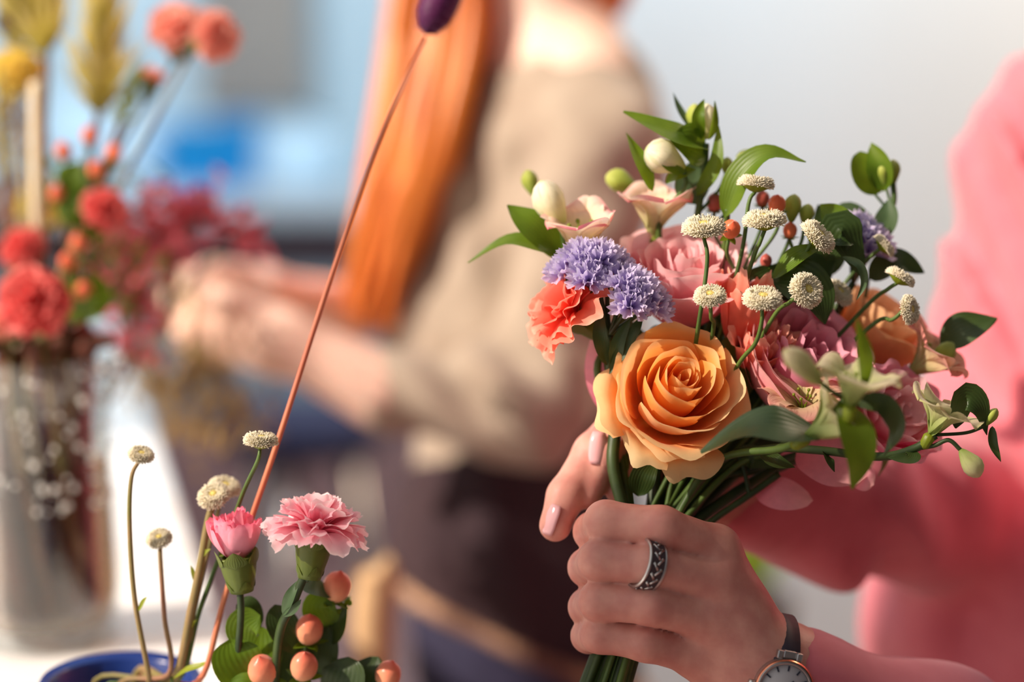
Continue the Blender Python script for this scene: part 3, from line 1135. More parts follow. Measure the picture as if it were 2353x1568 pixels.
def berry(t, M, c, axis, r, mat, label=None):
    L = M.inverted() @ place(c, axis)
    mb = MB()
    n, mm = 16, 12
    pts, us, vs = [], [], []
    for j in range(mm):
        th = math.pi * (1 - j / (mm - 1))
        for i in range(n):
            a = 2 * math.pi * i / n
            tri = 1 + 0.03 * math.cos(3 * a)
            q = Vector((r * 0.92 * tri * math.sin(th) * math.cos(a), r * 0.92 * tri * math.sin(th) * math.sin(a), r * 1.08 * math.cos(th) + (r * 0.18 if j == mm - 1 else 0)))
            pts.append(L @ q)
            us.append(i / n)
            vs.append(j / (mm - 1))
    mb.grid(pts, n, mm, us, vs, closed_u=True)
    o = mb.build('berry', mat, t)
    cm = MB()
    for k in range(5):
        a = k * 1.2566
        d = Vector((math.cos(a), math.sin(a), 0))
        leaf_geo(cm, [L @ (Vector((0, 0, -r * 1.05))), L @ (d * r * 0.7 + Vector((0, 0, -r * 1.0))), L @ (d * r * 1.35 + Vector((0, 0, -r * 0.9)))], r * 0.34, L.to_3x3() @ Vector((0, 0, 1)), nu=5, nv=7)
    cm.build('sepals', M_LEAF, o)
    return o

# ------------------------------------------------------------------ the held bouquet
BQ = 'flowers held in the bouquet'
GR = random.Random(77)
_gi = [0]


def grip(dx=None, dd=None):
    """the stem's way through the fist: above the hand, in the hand, out below"""
    k = _gi[0]
    _gi[0] += 1
    a = k * 2.39996
    r = math.sqrt((k % 17 + 0.5) / 17)
    ox = (dx if dx is not None else 52 * r * math.cos(a))
    od = (dd if dd is not None else 0.010 * r * math.sin(a))
    return [P(1496 + ox, 1250, 0.944 + od), P(1450 + ox * 0.85, 1400, 0.944 + od), P(1388 + ox * 1.0, 1590, 0.940 + od * 1.2), P(1352 + ox * 1.2, 1700 + GR.uniform(-20, 20), 0.938 + od * 1.5)]


# the large apricot rose
RB = P(1520, 955, 0.950)
RA = CV(0.19, 0.47, 0.86)
make_rose('large apricot orange rose facing forward above the ringed hand', RB, RA, [
    (3, 3.6, 44, 1.7, -0.30, 0.0, 0.02, True, 0.3),
    (3, 6.4, 45, 1.5, -0.12, 0.0, 0.02, True, 1.0),
    (3, 9.6, 45.5, 1.35, -0.04, 0.0, 0.018, False, 0.4),
    (3, 13.6, 45, 1.25, 0.02, 0.02, 0.018, False, 1.5),
    (4, 18.5, 43.5, 1.08, 0.07, 0.04, 0.018, False, 0.1),
    (4, 23.5, 41, 1.0, 0.12, 0.08, 0.02, False, 0.9),
    (5, 26.0, 34, 0.85, 0.18, 0.15, 0.025, False, 0.3),
    (4, 26.5, 26, 0.72, 0.24, 0.28, 0.03, False, 0.8),
], M_ORANGE, M_ORANGE_OUT, [P(1505, 1080, 0.958)] + grip(10, 0.002), 11, roll=0.4,
    extra=[dict(az=-1.85, R=0.029, h=0.021, hw=0.62, flare=0.30, curl=0.55, rip=0.03), dict(az=2.75, R=0.028, h=0.024, hw=0.62, flare=0.26, curl=0.45, rip=0.03), dict(az=-2.6, R=0.028, h=0.022, hw=0.5, flare=0.25, curl=0.4, rip=0.04)])

# pink rose behind it, looking up
make_rose('light pink rose facing upward behind the lavender statice', P(1562, 748, 0.972), CV(0.03, 0.84, 0.54), [
    (4, 5, 42, 1.5, -0.25, 0.0, 0.03, True, 0.0),
    (5, 10, 44, 1.15, -0.04, 0.0, 0.03, True, 0.6),
    (5, 16, 44, 1.0, 0.05, 0.03, 0.03, False, 0.2),
    (5, 22, 44, 0.95, 0.12, 0.05, 0.03, False, 0.9),
    (6, 28, 42, 0.85, 0.18, 0.14, 0.035, False, 0.3),
], M_PINK, M_PINK, [P(1520, 960, 0.965)] + grip(-10, 0.006), 23)

# big dusty pink rose on the right
make_rose('big deep pink rose to the right of the apricot rose', P(1795, 915, 0.968), CV(0.36, 0.60, 0.70), [
    (4, 5, 42, 1.5, -0.1, 0.0, 0.06, True, 0.0),
    (6, 11, 45, 0.9, 0.05, 0.0, 0.07, True, 0.6),
    (6, 18, 46, 0.8, 0.12, 0.03, 0.06, True, 0.2),
    (4, 24, 46, 1.05, 0.10, 0.04, 0.03, False, 0.9),
    (4, 29, 43, 1.05, 0.12, 0.08, 0.02, False, 0.3),
    (4, 31, 34, 1.0, 0.10, 0.12, 0.02, False, 0.8),
], M_MAG, M_MAG_OUT, [P(1660, 1080, 0.965)] + grip(40, 0.004), 31, extra=[dict(az=3.05, R=0.032, h=0.042, hw=0.95, flare=0.08, curl=0.08, rip=0.012), dict(az=-2.1, R=0.033, h=0.034, hw=0.9, flare=0.08, curl=0.1, rip=0.015)])

# peach rose at the back right
make_rose('peach rose at the back right, partly behind the deep pink rose', P(1950, 850, 1.0), CV(0.5, 0.8, 0.3), [
    (4, 5, 38, 1.5, -0.2, 0.0, 0.04, True, 0.0),
    (5, 11, 40, 1.1, 0.0, 0.0, 0.04, True, 0.6),
    (5, 18, 40, 1.0, 0.08, 0.03, 0.04, False, 0.2),
    (5, 24, 37, 0.9, 0.14, 0.10, 0.04, False, 0.9),
], M_PEACH, M_PEACH, [P(1700, 1080, 0.975)] + grip(45, 0.008), 43)

# small pink rose low on the right
make_rose('small pink rose low on the right under the pale alstroemeria', P(1990, 985, 0.965), CV(0.55, 0.35, 0.75), [
    (4, 4, 30, 1.4, -0.1, 0.0, 0.06, True, 0.0),
    (5, 9, 33, 1.0, 0.05, 0.0, 0.07, True, 0.6),
    (6, 15, 34, 0.85, 0.1, 0.04, 0.06, False, 0.2),
    (6, 21, 32, 0.8, 0.2, 0.12, 0.05, False, 0.5),
], M_PINK, M_MAG, [P(1760, 1090, 0.965)] + grip(48, 0.0), 57)

# coral carnations
make_carnation('coral carnation hanging out at the left under the lavender statice', P(1335, 728, 0.945), CV(-0.76, 0.50, 0.40), 0.0270, 18, 5, M_CORAL, [P(1372, 850, 0.952), P(1425, 1040, 0.952)] + grip(-48, 0.0), BQ,
               cal=(0.024, 0.0078, 0.0045), ruffle=0.10, spread=1.45, serr=0.03, squash=.95)
make_carnation('coral carnation with folded petals right of the light pink rose', P(1690, 790, 0.952), CV(0.15, 0.92, 0.36), 0.0270, 17, 8, M_CORAL, [P(1640, 900, 0.962), P(1580, 1060, 0.960)] + grip(26, 0.008), BQ,
               cal=(0.022, 0.0075, 0.0045), stem_mat=M_STEMD,
               layers=[(3, 5, 34, 1.2, 0, 0, .12, 0), (4, 9, 36, 1.0, .1, 0, .12, .5), (5, 13, 34, .85, .2, .05, .10, .2)])
make_carnation('salmon carnation squeezed between the coral carnation and deep pink rose', P(1722, 850, 0.952), CV(0.30, 0.75, 0.6), 0.0230, 18, 15, M_CORAL_PALE, [P(1660, 950, 0.964), P(1590, 1080, 0.960)] + grip(30, -0.004), BQ,
               cal=(0.02, 0.007, 0.0045), stem_mat=M_STEMD,
               layers=[(3, 5, 26, 1.2, 0, 0, .12, 0), (4, 9, 27, 1.0, .1, 0, .12, .5), (5, 13, 24, .85, .25, .08, .12, .2)])


# statice
def make_statice(label, spots, base, stem, seed, n_each=16, r=0.0036):
    rng = random.Random(seed)
    M = place(base, CV(0, 1, 0.1))
    I = M.inverted()
    t = thing('statice', label, 'flower', M, BQ)
    for (px, py, d, ax, R) in spots:
        R *= 0.88
        fm = MB()
        c = P(px, py, d)
        axis = CV(*ax)
        for i in range(n_each):
            f = (i + 0.5) / n_each
            th = 1.35 * math.sqrt(f)
            az = i * 2.39996
            F_ = place(c, axis)
            dl = Vector((math.sin(th) * math.cos(az), math.sin(th) * math.sin(az), math.cos(th)))
            dw = (F_.to_3x3() @ dl + UV * 0.25).normalized()
            p = c + F_.to_3x3() @ Vector((dl.x * R, dl.y * R, dl.z * R * 0.6))
            L = I @ place(p, dw)
            ln = r * rng.uniform(2.0, 2.8)
            ph = rng.uniform(0, 6)
            nn = 20
            pts, us, vs = [], [], []
            for j, (rr, z) in enumerate(((0.16, -1.0), (0.24, -0.5), (0.36, 0.0), (0.62, 0.45), (0.95, 0.74), (1.05, 0.90))):
                for k in range(nn):
                    a = 2 * math.pi * k / nn
                    q = rr * r * (1 + (0.22 * math.sin(5 * a + ph) + 0.14 * math.sin(10 * a + ph * 2)) * (j / 5) ** 2)
                    pts.append(L @ Vector((q * math.cos(a), q * math.sin(a), z * ln + r * 0.45 * math.sin(7 * a + ph) * (j / 5) ** 2)))
                    us.append(k / nn)
                    vs.append(j / 5)
            fm.grid(pts, nn, 6, us, vs, closed_u=True)
        fc = fm.build('floret_cluster', M_STAT, t)
        sm_ = MB()
        for i in range(7):
            az = i * 2.39996
            F_ = place(c, axis).to_3x3()
            q = c + F_ @ Vector((R * 0.5 * math.cos(az), R * 0.5 * math.sin(az), -R * 0.1))
            leaf_geo(sm_, [I @ (c - axis * R * 1.3), I @ (q - axis * R * 0.7), I @ q], 0.0014, I.to_3x3() @ (-FV), nu=5, nv=6)
        sm_.build('bracts', M_STEMD, fc)
        add_stem(t, M, [c - axis * R * 0.9, (c - axis * R * 1.6).lerp(base, 0.35), base], 0.0011, M_STEMD)
    add_stem(t, M, [base] + stem, 0.0019, M_STEMD)
    return t, M


t, M = make_statice('lavender statice sprig with frilly florets above the apricot rose', [
    (1302, 628, 0.936, (-0.6, 0.75, 0.3), 0.0055), (1336, 598, 0.932, (-0.3, 0.9, 0.3), 0.0062), (1376, 600, 0.930, (0.1, 0.9, 0.4), 0.0060), (1352, 640, 0.926, (-0.1, 0.5, 0.8), 0.0045), (1405, 615, 0.936, (0.3, 0.9, 0.2), 0.0055),
    (1428, 652, 0.926, (0.0, 0.8, 0.5), 0.0064), (1462, 668, 0.926, (0.4, 0.8, 0.4), 0.0064), (1494, 704, 0.929, (0.7, 0.5, 0.4), 0.0055), (1448, 700, 0.922, (0.2, 0.4, 0.8), 0.0048)],
    P(1400, 770, 0.940), [P(1400, 860, 0.950), P(1410, 1050, 0.950)] + grip(-44, -0.006), 3, n_each=13, r=0.0029)
add_leaf(t, M, [P(1395, 840, 0.936), P(1378, 770, 0.930), P(1384, 705, 0.932)], 0.0036, M_LEAFD, name='stem_wing')
add_leaf(t, M, [P(1412, 850, 0.934), P(1420, 790, 0.930), P(1450, 730, 0.930)], 0.0034, M_LEAFD, name='stem_wing')
add_leaf(t, M, [P(1400, 860, 0.932), P(1452, 770, 0.930), P(1478, 725, 0.932)], 0.0030, M_LEAFD, name='stem_wing')
make_statice('small lavender statice tuft at the back right of the bouquet', [
    (1968, 545, 0.968, (0.2, 0.9, 0.3), 0.0070), (1995, 572, 0.966, (0.5, 0.7, 0.4), 0.0070)],
    P(1960, 650, 0.975), [P(1850, 850, 0.985), P(1640, 1080, 0.968)] + grip(40, 0.008), 9, n_each=14)

# feverfew buttons: (label, px, py, depth, width px, axis, stem points)
FV_ = [
    ('cream feverfew button on a bare wiry stem over the light pink rose', 1617, 527, 0.917, 96, (-0.05, 0.93, 0.36), [(1625, 600, .917), (1607, 735, .922)]),
    ('cream feverfew button highest of the bouquet, below the long arching leaf', 1737, 425, 0.935, 80, (0.12, 0.97, 0.05), [(1720, 470, .935), (1700, 600, .938)]),
    ('round cream feverfew button just right of the orange berry', 1757, 510, 0.922, 94, (-0.05, 0.94, 0.24), [(1745, 560, .924), (1725, 610, .93)]),
    ('oblique cream feverfew button in front of the dark upper leaves', 1877, 546, 0.925, 88, (0.62, 0.62, 0.40), [(1845, 590, .93), (1780, 680, .94)]),
    ('small cream feverfew button resting on the edge of the light pink rose', 1632, 683, 0.912, 72, (-0.1, 0.80, 0.60), [(1634, 730, .918), (1637, 770, .93)]),
    ('cream feverfew button in front of the coral carnation', 1752, 690, 0.907, 86, (0.0, 0.86, 0.52), [(1750, 740, .911), (1735, 790, .917), (1690, 850, .93)]),
    ('cream feverfew button lying against a dark oval leaf', 1851, 668, 0.912, 82, (0.45, 0.30, 0.82), [(1815, 695, .918), (1770, 740, .93)]),
    ('cream feverfew button tilted right beside the small lavender tuft', 2030, 566, 0.950, 58, (0.76, 0.62, 0.12), [(1990, 600, .955), (1935, 660, .965)]),
    ('cream feverfew button turned to the pink sweater, upper of the right pair', 2068, 640, 0.940, 68, (0.52, 0.85, 0.05), [(2040, 665, .943), (1980, 715, .952)]),
    ('cream feverfew button turned to the pink sweater, lower of the right pair', 2087, 712, 0.935, 66, (0.78, 0.12, 0.60), [(2050, 735, .94), (1995, 755, .95)]),
    ('cream feverfew button half hidden behind the deep pink rose', 1925, 675, 0.952, 72, (0.5, 0.6, 0.5), [(1905, 720, .96), (1860, 780, .97)]),
]
for (lab, px, py, d, w, ax, st_) in FV_:
    c = P(px, py, d)
    R = w / 2 / FPX * d * 1.02
    mid = P((st_[-1][0] + 1530) / 2, (st_[-1][1] + 1130) / 2 + 40, 0.958)
    make_feverfew(lab, c, CV(*ax), R, [P(*q) for q in st_] + [mid] + grip(), BQ, sr=0.0009)

# hypericum berries among the buttons
M = place(P(1700, 600, 0.955), CV(0.1, 1, 0))
t = thing('hypericum_sprig', 'hypericum sprig with orange berries among the cream buttons', 'flower', M, BQ)
for (px, py, d, w, ax, mt) in ((1680, 527, .932, 46, (0.1, .6, .8), M_BERRYR), (1785, 470, .946, 44, (0.0, .8, .6), M_BERRYR), (1642, 466, .968, 42, (0, .9, .3), M_BERRYP), (1752, 457, .965, 36, (0, .9, .3), M_BERRYP), (1815, 530, .955, 36, (0, .9, .3), M_BERRYR), (1760, 600, .95, 30, (0, .9, .3), M_BERRYP)):
    c = P(px, py, d)
    r = w / 2 / FPX * d
    berry(t, M, c, CV(*ax), r, mt)
    add_stem(t, M, [c - CV(*ax) * r, c - CV(*ax) * r * 2 - UV * 0.006, P(1700, 640, .955)], 0.0009, M_STEM, name='twig')
add_stem(t, M, [P(1700, 640, .955), P(1650, 860, .966), P(1580, 1060, .962)] + grip(20, 0.006), 0.0015, M_STEM)


def L3(*q):
    return [P(*p) for p in q]


# ---- alstroemeria on the left
M = place(P(1330, 640, .955), CV(-0.3, 0.9, 0))
t = thing('alstroemeria', 'alstroemeria stem reaching left with a cream bud and a pink-edged flower', 'flower', M, BQ)
add_stem(t, M, L3((1300, 590, .962), (1350, 720, .962), (1420, 960, .958)) + grip(-40, 0.004), 0.0017, M_STEM)
als_bud(t, M, P(1292, 522, .957), P(1243, 418, .955), 0.0078)
als_bud(t, M, P(1228, 450, .985), P(1212, 392, .987), 0.0042, M_GBUD)
add_stem(t, M, L3((1290, 520, .957), (1296, 560, .96), (1300, 590, .962)), 0.0012, M_STEM, name='twig')
add_stem(t, M, L3((1228, 448, .985), (1270, 530, .975), (1300, 592, .962)), 0.0008, M_STEM, name='twig')
add_leaf(t, M, L3((1305, 600, .962), (1225, 520, .955), (1165, 472, .958)), 0.0085, M_LEAF, normal=(-FV + UV * .5 + RV * .2), fold=0.2)
add_leaf(t, M, L3((1310, 610, .962), (1240, 570, .955), (1165, 555, .957), (1075, 605, .962)), 0.0062, M_LEAF, normal=(UV + -FV * .7), fold=0.3)
als_floret(t, M, P(1342, 592, .956), CV(-0.08, 0.90, 0.38), 0.0270, M_ALS, 4, roll=0.5, open_=0.42)

# ---- alstroemeria in the middle top
M = place(P(1600, 480, .962), CV(0, 1, 0))
t = thing('alstroemeria', 'tall alstroemeria stem at the top with upright green buds and broad fresh leaves', 'flower', M, BQ)
add_stem(t, M, L3((1622, 330, .962), (1618, 400, .962), (1602, 500, .965), (1560, 760, .975), (1520, 1000, .965)) + grip(0, 0.010), 0.0017, M_STEM)
add_leaf(t, M, L3((1622, 345, .962), (1580, 320, .952), (1510, 290, .95), (1432, 257, .955)), 0.0088, M_LEAF, normal=(-FV * .8 + UV), fold=0.15)
add_leaf(t, M, L3((1622, 350, .962), (1585, 330, .954), (1540, 322, .950)), 0.0110, M_LEAF, normal=(-FV + UV * .3), fold=0.15)
add_leaf(t, M, L3((1500, 440, .957), (1470, 370, .952), (1438, 305, .955)), 0.0046, M_LEAF, normal=(-FV + RV * .8), fold=0.35)
add_leaf(t, M, L3((1600, 450, .96), (1645, 380, .955), (1652, 290, .958)), 0.0040, M_LEAF, normal=(-FV - RV * .5), fold=0.35)
add_leaf(t, M, L3((1590, 300, .97), (1562, 255, .97), (1546, 212, .972)), 0.0022, M_LEAFB, normal=(-FV + RV * .8), fold=0.35)
add_leaf(t, M, L3((1600, 470, .968), (1590, 420, .968), (1612, 360, .97)), 0.0085, M_LEAFB, normal=-FV, fold=0.2)
als_bud(t, M, P(1623, 318, .962), P(1625, 240, .960), 0.0052, M_BUD)
als_bud(t, M, P(1600, 305, .968), P(1596, 240, .97), 0.0042, M_GBUD)
add_leaf(t, M, L3((1612, 320, .960), (1604, 270, .955), (1618, 228, .957)), 0.0032, M_LEAF, normal=-FV, fold=0.4)
add_leaf(t, M, L3((1628, 322, .958), (1640, 280, .955), (1642, 232, .957)), 0.0028, M_LEAF, normal=-FV + RV, fold=0.4)
als_bud(t, M, P(1668, 400, .967), P(1672, 362, .967), 0.0030, M_GBUD)
add_stem(t, M, L3((1668, 400, .967), (1650, 440, .966), (1604, 490, .965)), 0.0009, M_STEM, name='twig')
als_bud(t, M, P(1700, 400, .975), P(1722, 345, .977), 0.0045, M_GBUD)
add_stem(t, M, L3((1700, 400, .975), (1680, 470, .972), (1610, 560, .967)), 0.0009, M_STEM, name='twig')

M = place(P(1510, 520, .965), CV(0, 1, 0))
t = thing('alstroemeria', 'alstroemeria stem with a plump cream bud and pale flower above the light pink rose', 'flower', M, BQ)
add_stem(t, M, L3((1510, 470, .962), (1515, 560, .968), (1530, 780, .98), (1510, 1020, .965)) + grip(-20, 0.010), 0.0016, M_STEM)
als_bud(t, M, P(1570, 386, .953), P(1486, 342, .950), 0.0084)
add_leaf(t, M, L3((1575, 395, .950), (1540, 385, .946), (1512, 365, .943)), 0.0022, M_LEAF, normal=-FV)
add_stem(t, M, L3((1570, 386, .953), (1572, 430, .955), (1515, 500, .964)), 0.0011, M_STEM, name='twig')
als_bud(t, M, P(1462, 432, .985), P(1394, 405, .988), 0.0058, M_GBUD)
add_stem(t, M, L3((1462, 432, .985), (1490, 460, .978), (1512, 510, .966)), 0.0009, M_STEM, name='twig')
als_floret(t, M, P(1505, 545, .970), CV(0.0, 0.93, 0.25), 0.0275, M_ALS, 9, roll=0.2, open_=0.42)
add_leaf(t, M, L3((1530, 420, .958), (1560, 400, .954), (1600, 390, .955)), 0.0050, M_LEAF, normal=(UV - FV))

# ---- arching leaf branch
M = place(P(1690, 520, .95), CV(0, 1, 0))
t = thing('greenery_sprig', 'green sprig with a long arching leaf above the cream buttons', 'plant', M, BQ)
add_stem(t, M, L3((1672, 480, .95), (1660, 600, .962), (1600, 860, .972), (1540, 1040, .965)) + grip(12, 0.009), 0.0015, M_STEM)
add_leaf(t, M, L3((1665, 500, .95), (1700, 410, .944), (1765, 356, .94), (1852, 372, .94)), 0.0078, M_LEAF, normal=(UV * .9 - FV * .8), fold=0.3)
als_bud(t, M, P(1818, 510, .955), P(1826, 448, .953), 0.0042, M_GBUD)
als_bud(t, M, P(1850, 520, .957), P(1858, 470, .956), 0.0036, M_GBUD)
add_stem(t, M, L3((1818, 508, .955), (1810, 560, .957), (1740, 700, .966)), 0.0009, M_STEM, name='twig')
add_stem(t, M, L3((1850, 518, .957), (1830, 580, .957), (1742, 702, .966)), 0.0009, M_STEM, name='twig')
add_stem(t, M, L3((1740, 700, .966), (1680, 860, .972), (1600, 1040, .965)) + grip(15, 0.007), 0.0012, M_STEM, name='twig')

# ---- dark leaves around the buttons
M = place(P(1840, 700, .955), CV(0.2, 1, 0))
t = thing('greenery_sprig', 'dark leafy sprig behind the cream button on the oval leaf', 'plant', M, BQ)
add_stem(t, M, L3((1860, 600, .95), (1800, 690, .958), (1720, 860, .972), (1600, 1050, .966)) + grip(35, 0.009), 0.0015, M_STEMD)
add_leaf(t, M, L3((1775, 640, .938), (1830, 640, .932), (1880, 680, .932), (1896, 745, .936)), 0.0110, M_LEAFD, normal=-FV + UV * .2, fold=0.12)
add_leaf(t, M, L3((1900, 600, .945), (1930, 530, .938), (1950, 560, .94), (1985, 640, .945)), 0.0100, M_LEAFD, normal=-FV + UV * .5, fold=0.2)
add_leaf(t, M, L3((1940, 580, .953), (1925, 510, .950), (1885, 470, .953)), 0.0080, M_LEAF, normal=-FV - RV * .4, fold=0.2)
add_leaf(t, M, L3((1775, 640, .935), (1830, 590, .928), (1900, 560, .930)), 0.0055, M_LEAF, normal=-FV + UV, fold=0.2)
add_leaf(t, M, L3((1800, 720, .965), (1850, 640, .966), (1920, 600, .968)), 0.0140, M_LEAFD, normal=-FV + UV * .2, fold=0.1)
add_leaf(t, M, L3((1930, 590, .975), (1945, 500, .978), (2010, 500, .98)), 0.0080, M_LEAFB, normal=-FV + UV * .6, fold=0.2)
add_leaf(t, M, L3((1935, 590, .935), (1975, 610, .93), (1985, 650, .932), (1968, 690, .934)), 0.0020, M_LEAFB, normal=-FV, fold=0.4)
add_leaf(t, M, L3((1680, 700, .948), (1740, 650, .948), (1800, 610, .95)), 0.0075, M_LEAFD, normal=-FV, fold=0.2)
add_leaf(t, M, L3((1880, 640, .973), (1900, 560, .975), (1880, 470, .976)), 0.0100, M_LEAFD, normal=-FV, fold=0.2)

M = place(P(1700, 800, .985), CV(0, 1, 0))
t = thing('greenery_sprig', 'dark filler leaves deep inside the bouquet between the roses', 'plant', M, BQ)
add_stem(t, M, L3((1690, 640, .985), (1660, 820, .988), (1580, 1040, .970)) + grip(24, 0.010), 0.0018, M_STEMD)
for q, w in (((( 1690, 820, .985), (1660, 700, .985), (1640, 590, .99)), .016), (((1700, 830, .99), (1740, 720, .99), (1760, 610, .99)), .018), (((1720, 860, .99), (1820, 740, .992), (1880, 620, .992)), .018),
             (((1690, 900, .975), (1730, 830, .972), (1770, 760, .975)), .016), (((1620, 1000, .972), (1680, 930, .970), (1740, 880, .972)), .016), (((1720, 980, .985), (1820, 900, .99), (1930, 800, .995)), .020), (((1600, 900, .985), (1610, 800, .985), (1600, 700, .988)), .016), (((1480, 900, .972), (1440, 800, .972), (1430, 720, .975)), .013), (((1640, 1080, .962), (1740, 1010, .966), (1860, 960, .968)), .014)):
    add_leaf(t, M, L3(*q), w, M_LEAFD, normal=-FV, fold=0.1)

# ---- right top sprig
M = place(P(2030, 540, .978), CV(0.2, 1, 0))
t = thing('alstroemeria', 'slender alstroemeria sprig of green buds at the top right against the cream wall', 'flower', M, BQ)
add_stem(t, M, L3((2052, 420, .976), (2052, 470, .976), (2020, 540, .978), (1940, 680, .985), (1780, 900, .990), (1640, 1060, .970)) + grip(44, 0.010), 0.0015, M_STEM)
add_leaf(t, M, L3((2025, 440, .976), (1990, 400, .972), (1975, 348, .974)), 0.0085, M_LEAF, normal=-FV + RV * .3, fold=0.2, shape='oval')
add_leaf(t, M, L3((2030, 440, .975), (2020, 380, .971), (2002, 328, .973)), 0.0064, M_LEAF, normal=-FV - RV * .4, fold=0.3)
als_bud(t, M, P(2034, 425, .974), P(2026, 375, .973), 0.0036, M_GBUD)
als_bud(t, M, P(2052, 425, .976), P(2052, 368, .976), 0.0036, M_GBUD)
add_stem(t, M, L3((2034, 422, .974), (2044, 460, .975), (2050, 480, .976)), 0.0007, M_STEM, name='twig')
add_stem(t, M, L3((2005, 440, .976), (2030, 470, .976), (2048, 495, .976)), 0.0007, M_STEM, name='twig')
add_leaf(t, M, L3((2020, 545, .978), (2040, 500, .972), (2045, 455, .972)), 0.0060, M_LEAFB, normal=-FV - RV * .5, fold=0.3)

# ---- dark leaf and pale flower towards the sweater
M = place(P(2100, 760, .965), CV(0.6, .5, 0))
t = thing('alstroemeria', 'alstroemeria stem reaching right with two dark leaves and a dusky flower against the sweater', 'flower', M, BQ)
add_stem(t, M, L3((2130, 800, .965), (2060, 880, .975), (1880, 1000, .985), (1680, 1080, .970)) + grip(50, 0.006), 0.0016, M_STEMD)
add_leaf(t, M, L3((1995, 640, .975), (2060, 600, .968), (2124, 628, .97)), 0.0075, M_LEAFD, normal=-FV + UV * .6, fold=0.2)
add_stem(t, M, L3((1995, 640, .975), (1990, 740, .982), (2060, 880, .978)), 0.0009, M_STEM, name='twig')
add_leaf(t, M, L3((2160, 790, .965), (2220, 755, .960), (2292, 732, .962)), 0.0088, M_LEAFD, normal=-FV + UV * .6, fold=0.2)
als_floret(t, M, P(2095, 860, .965), CV(0.6, 0.6, 0.3), 0.025, M_ALSD, 14, roll=0.9, open_=0.5)
als_bud(t, M, P(2135, 850, .962), P(2190, 790, .960), 0.0050, M_GBUD)

# ---- the blurred near sprig in front of the deep pink rose
M = place(P(1890, 930, .88), CV(0.3, .6, .5))
t = thing('alstroemeria', 'nearest alstroemeria sprig with open cream flowers in front of the deep pink rose', 'flower', M, BQ)
add_stem(t, M, L3((1945, 915, .868), (1890, 980, .878), (1800, 1030, .905), (1640, 1065, .935)) + grip(30, -0.010), 0.0018, M_STEM)
als_floret(t, M, P(1955, 935, .858), CV(0.15, 0.92, 0.2), 0.022, M_ALSW, 21, roll=0.2, open_=0.72)
als_floret(t, M, P(1855, 1005, .880), CV(0.75, 0.50, 0.2), 0.024, M_ALSW, 27, roll=0.7, open_=0.45)
als_bud(t, M, P(1885, 880, .850), P(1806, 806, .836), 0.0050, M_ALSW)
add_leaf(t, M, L3((1885, 880, .858), (1840, 840, .846), (1800, 835, .844)), 0.0040, M_LEAFY, normal=-FV)
add_leaf(t, M, L3((1985, 900, .86), (1985, 820, .846), (1968, 730, .842)), 0.0042, M_LEAF, normal=-FV + RV * .5, fold=0.3)
add_leaf(t, M, L3((1890, 1000, .888), (1800, 980, .876), (1720, 980, .878), (1610, 1040, .893)), 0.0120, M_LEAFB, normal=-FV * .8 + UV, fold=0.15)
add_leaf(t, M, L3((1935, 925, .868), (1965, 985, .858), (1975, 1060, .858), (1958, 1125, .863)), 0.0082, M_LEAF, normal=-FV + RV * .3, fold=0.15)
add_leaf(t, M, L3((1960, 925, .872), (2030, 930, .868), (2062, 985, .872), (2030, 1050, .880)), 0.0048, M_LEAFD, normal=-FV + UV * .3 - RV * .5, fold=0.25)
add_stem(t, M, L3((1885, 880, .858), (1920, 905, .865), (1945, 915, .868)), 0.0010, M_STEM, name='twig')

M = place(P(1830, 860, .925), CV(0.3, .6, .5))
t = thing('alstroemeria', 'dusky veined alstroemeria flower lying on the deep pink rose', 'flower', M, BQ)
add_stem(t, M, L3((1850, 945, .928), (1790, 1030, .938), (1680, 1080, .95)) + grip(36, -0.004), 0.0015, M_STEM)
als_floret(t, M, P(1845, 950, .927), CV(-0.1, 0.80, 0.58), 0.0185, M_ALSD, 33, roll=0.5, open_=0.85)

# ---- low right sprig
M = place(P(1850, 1045, .925), CV(1, .1, 0))
t = thing('alstroemeria', 'low alstroemeria sprig stretching right with nodding bud and dark stem', 'flower', M, BQ)
add_stem(t, M, L3((2150, 1000, .918), (2100, 1032, .92), (2020, 1050, .92), (1880, 1035, .922), (1760, 1032, .928), (1640, 1070, .938)) + grip(20, -0.008), 0.0020, M_STEMD)
als_floret(t, M, P(2138, 1000, .918), CV(0.45, 0.85, 0.2), 0.021, M_ALSW, 41, roll=0.4, open_=0.6)
add_leaf(t, M, L3((2195, 985, .92), (2215, 915, .914), (2250, 935, .914), (2268, 1000, .918)), 0.0068, M_LEAFD, normal=-FV + RV * .4, fold=0.2)
als_bud(t, M, P(2262, 980, .918), P(2290, 940, .918), 0.0026, M_GBUD)
add_leaf(t, M, L3((2280, 980, .918), (2282, 1020, .915), (2300, 1062, .916)), 0.0022, M_LEAFD, normal=-FV, fold=0.3)
add_stem(t, M, L3((2262, 980, .918), (2220, 995, .918), (2150, 1000, .918)), 0.0008, M_STEMD, name='twig')
als_bud(t, M, P(2208, 1035, .916), P(2250, 1095, .914), 0.0050, M_ALSW)
add_stem(t, M, L3((2208, 1035, .916), (2180, 1012, .916), (2145, 1025, .918), (2100, 1032, .92)), 0.0010, M_STEMD, name='twig')
add_leaf(t, M, L3((2100, 1035, .92), (2090, 1055, .915), (2040, 1052, .915)), 0.0040, M_LEAFD, normal=-FV + UV, fold=0.2)
add_leaf(t, M, L3((1755, 1035, .928), (1780, 1060, .92), (1828, 1075, .92)), 0.0045, M_LEAFD, normal=-FV + UV, fold=0.2)
add_leaf(t, M, L3((1890, 1035, .922), (1905, 1060, .918), (1918, 1085, .918)), 0.0030, M_LEAFD, normal=-FV + RV, fold=0.2)

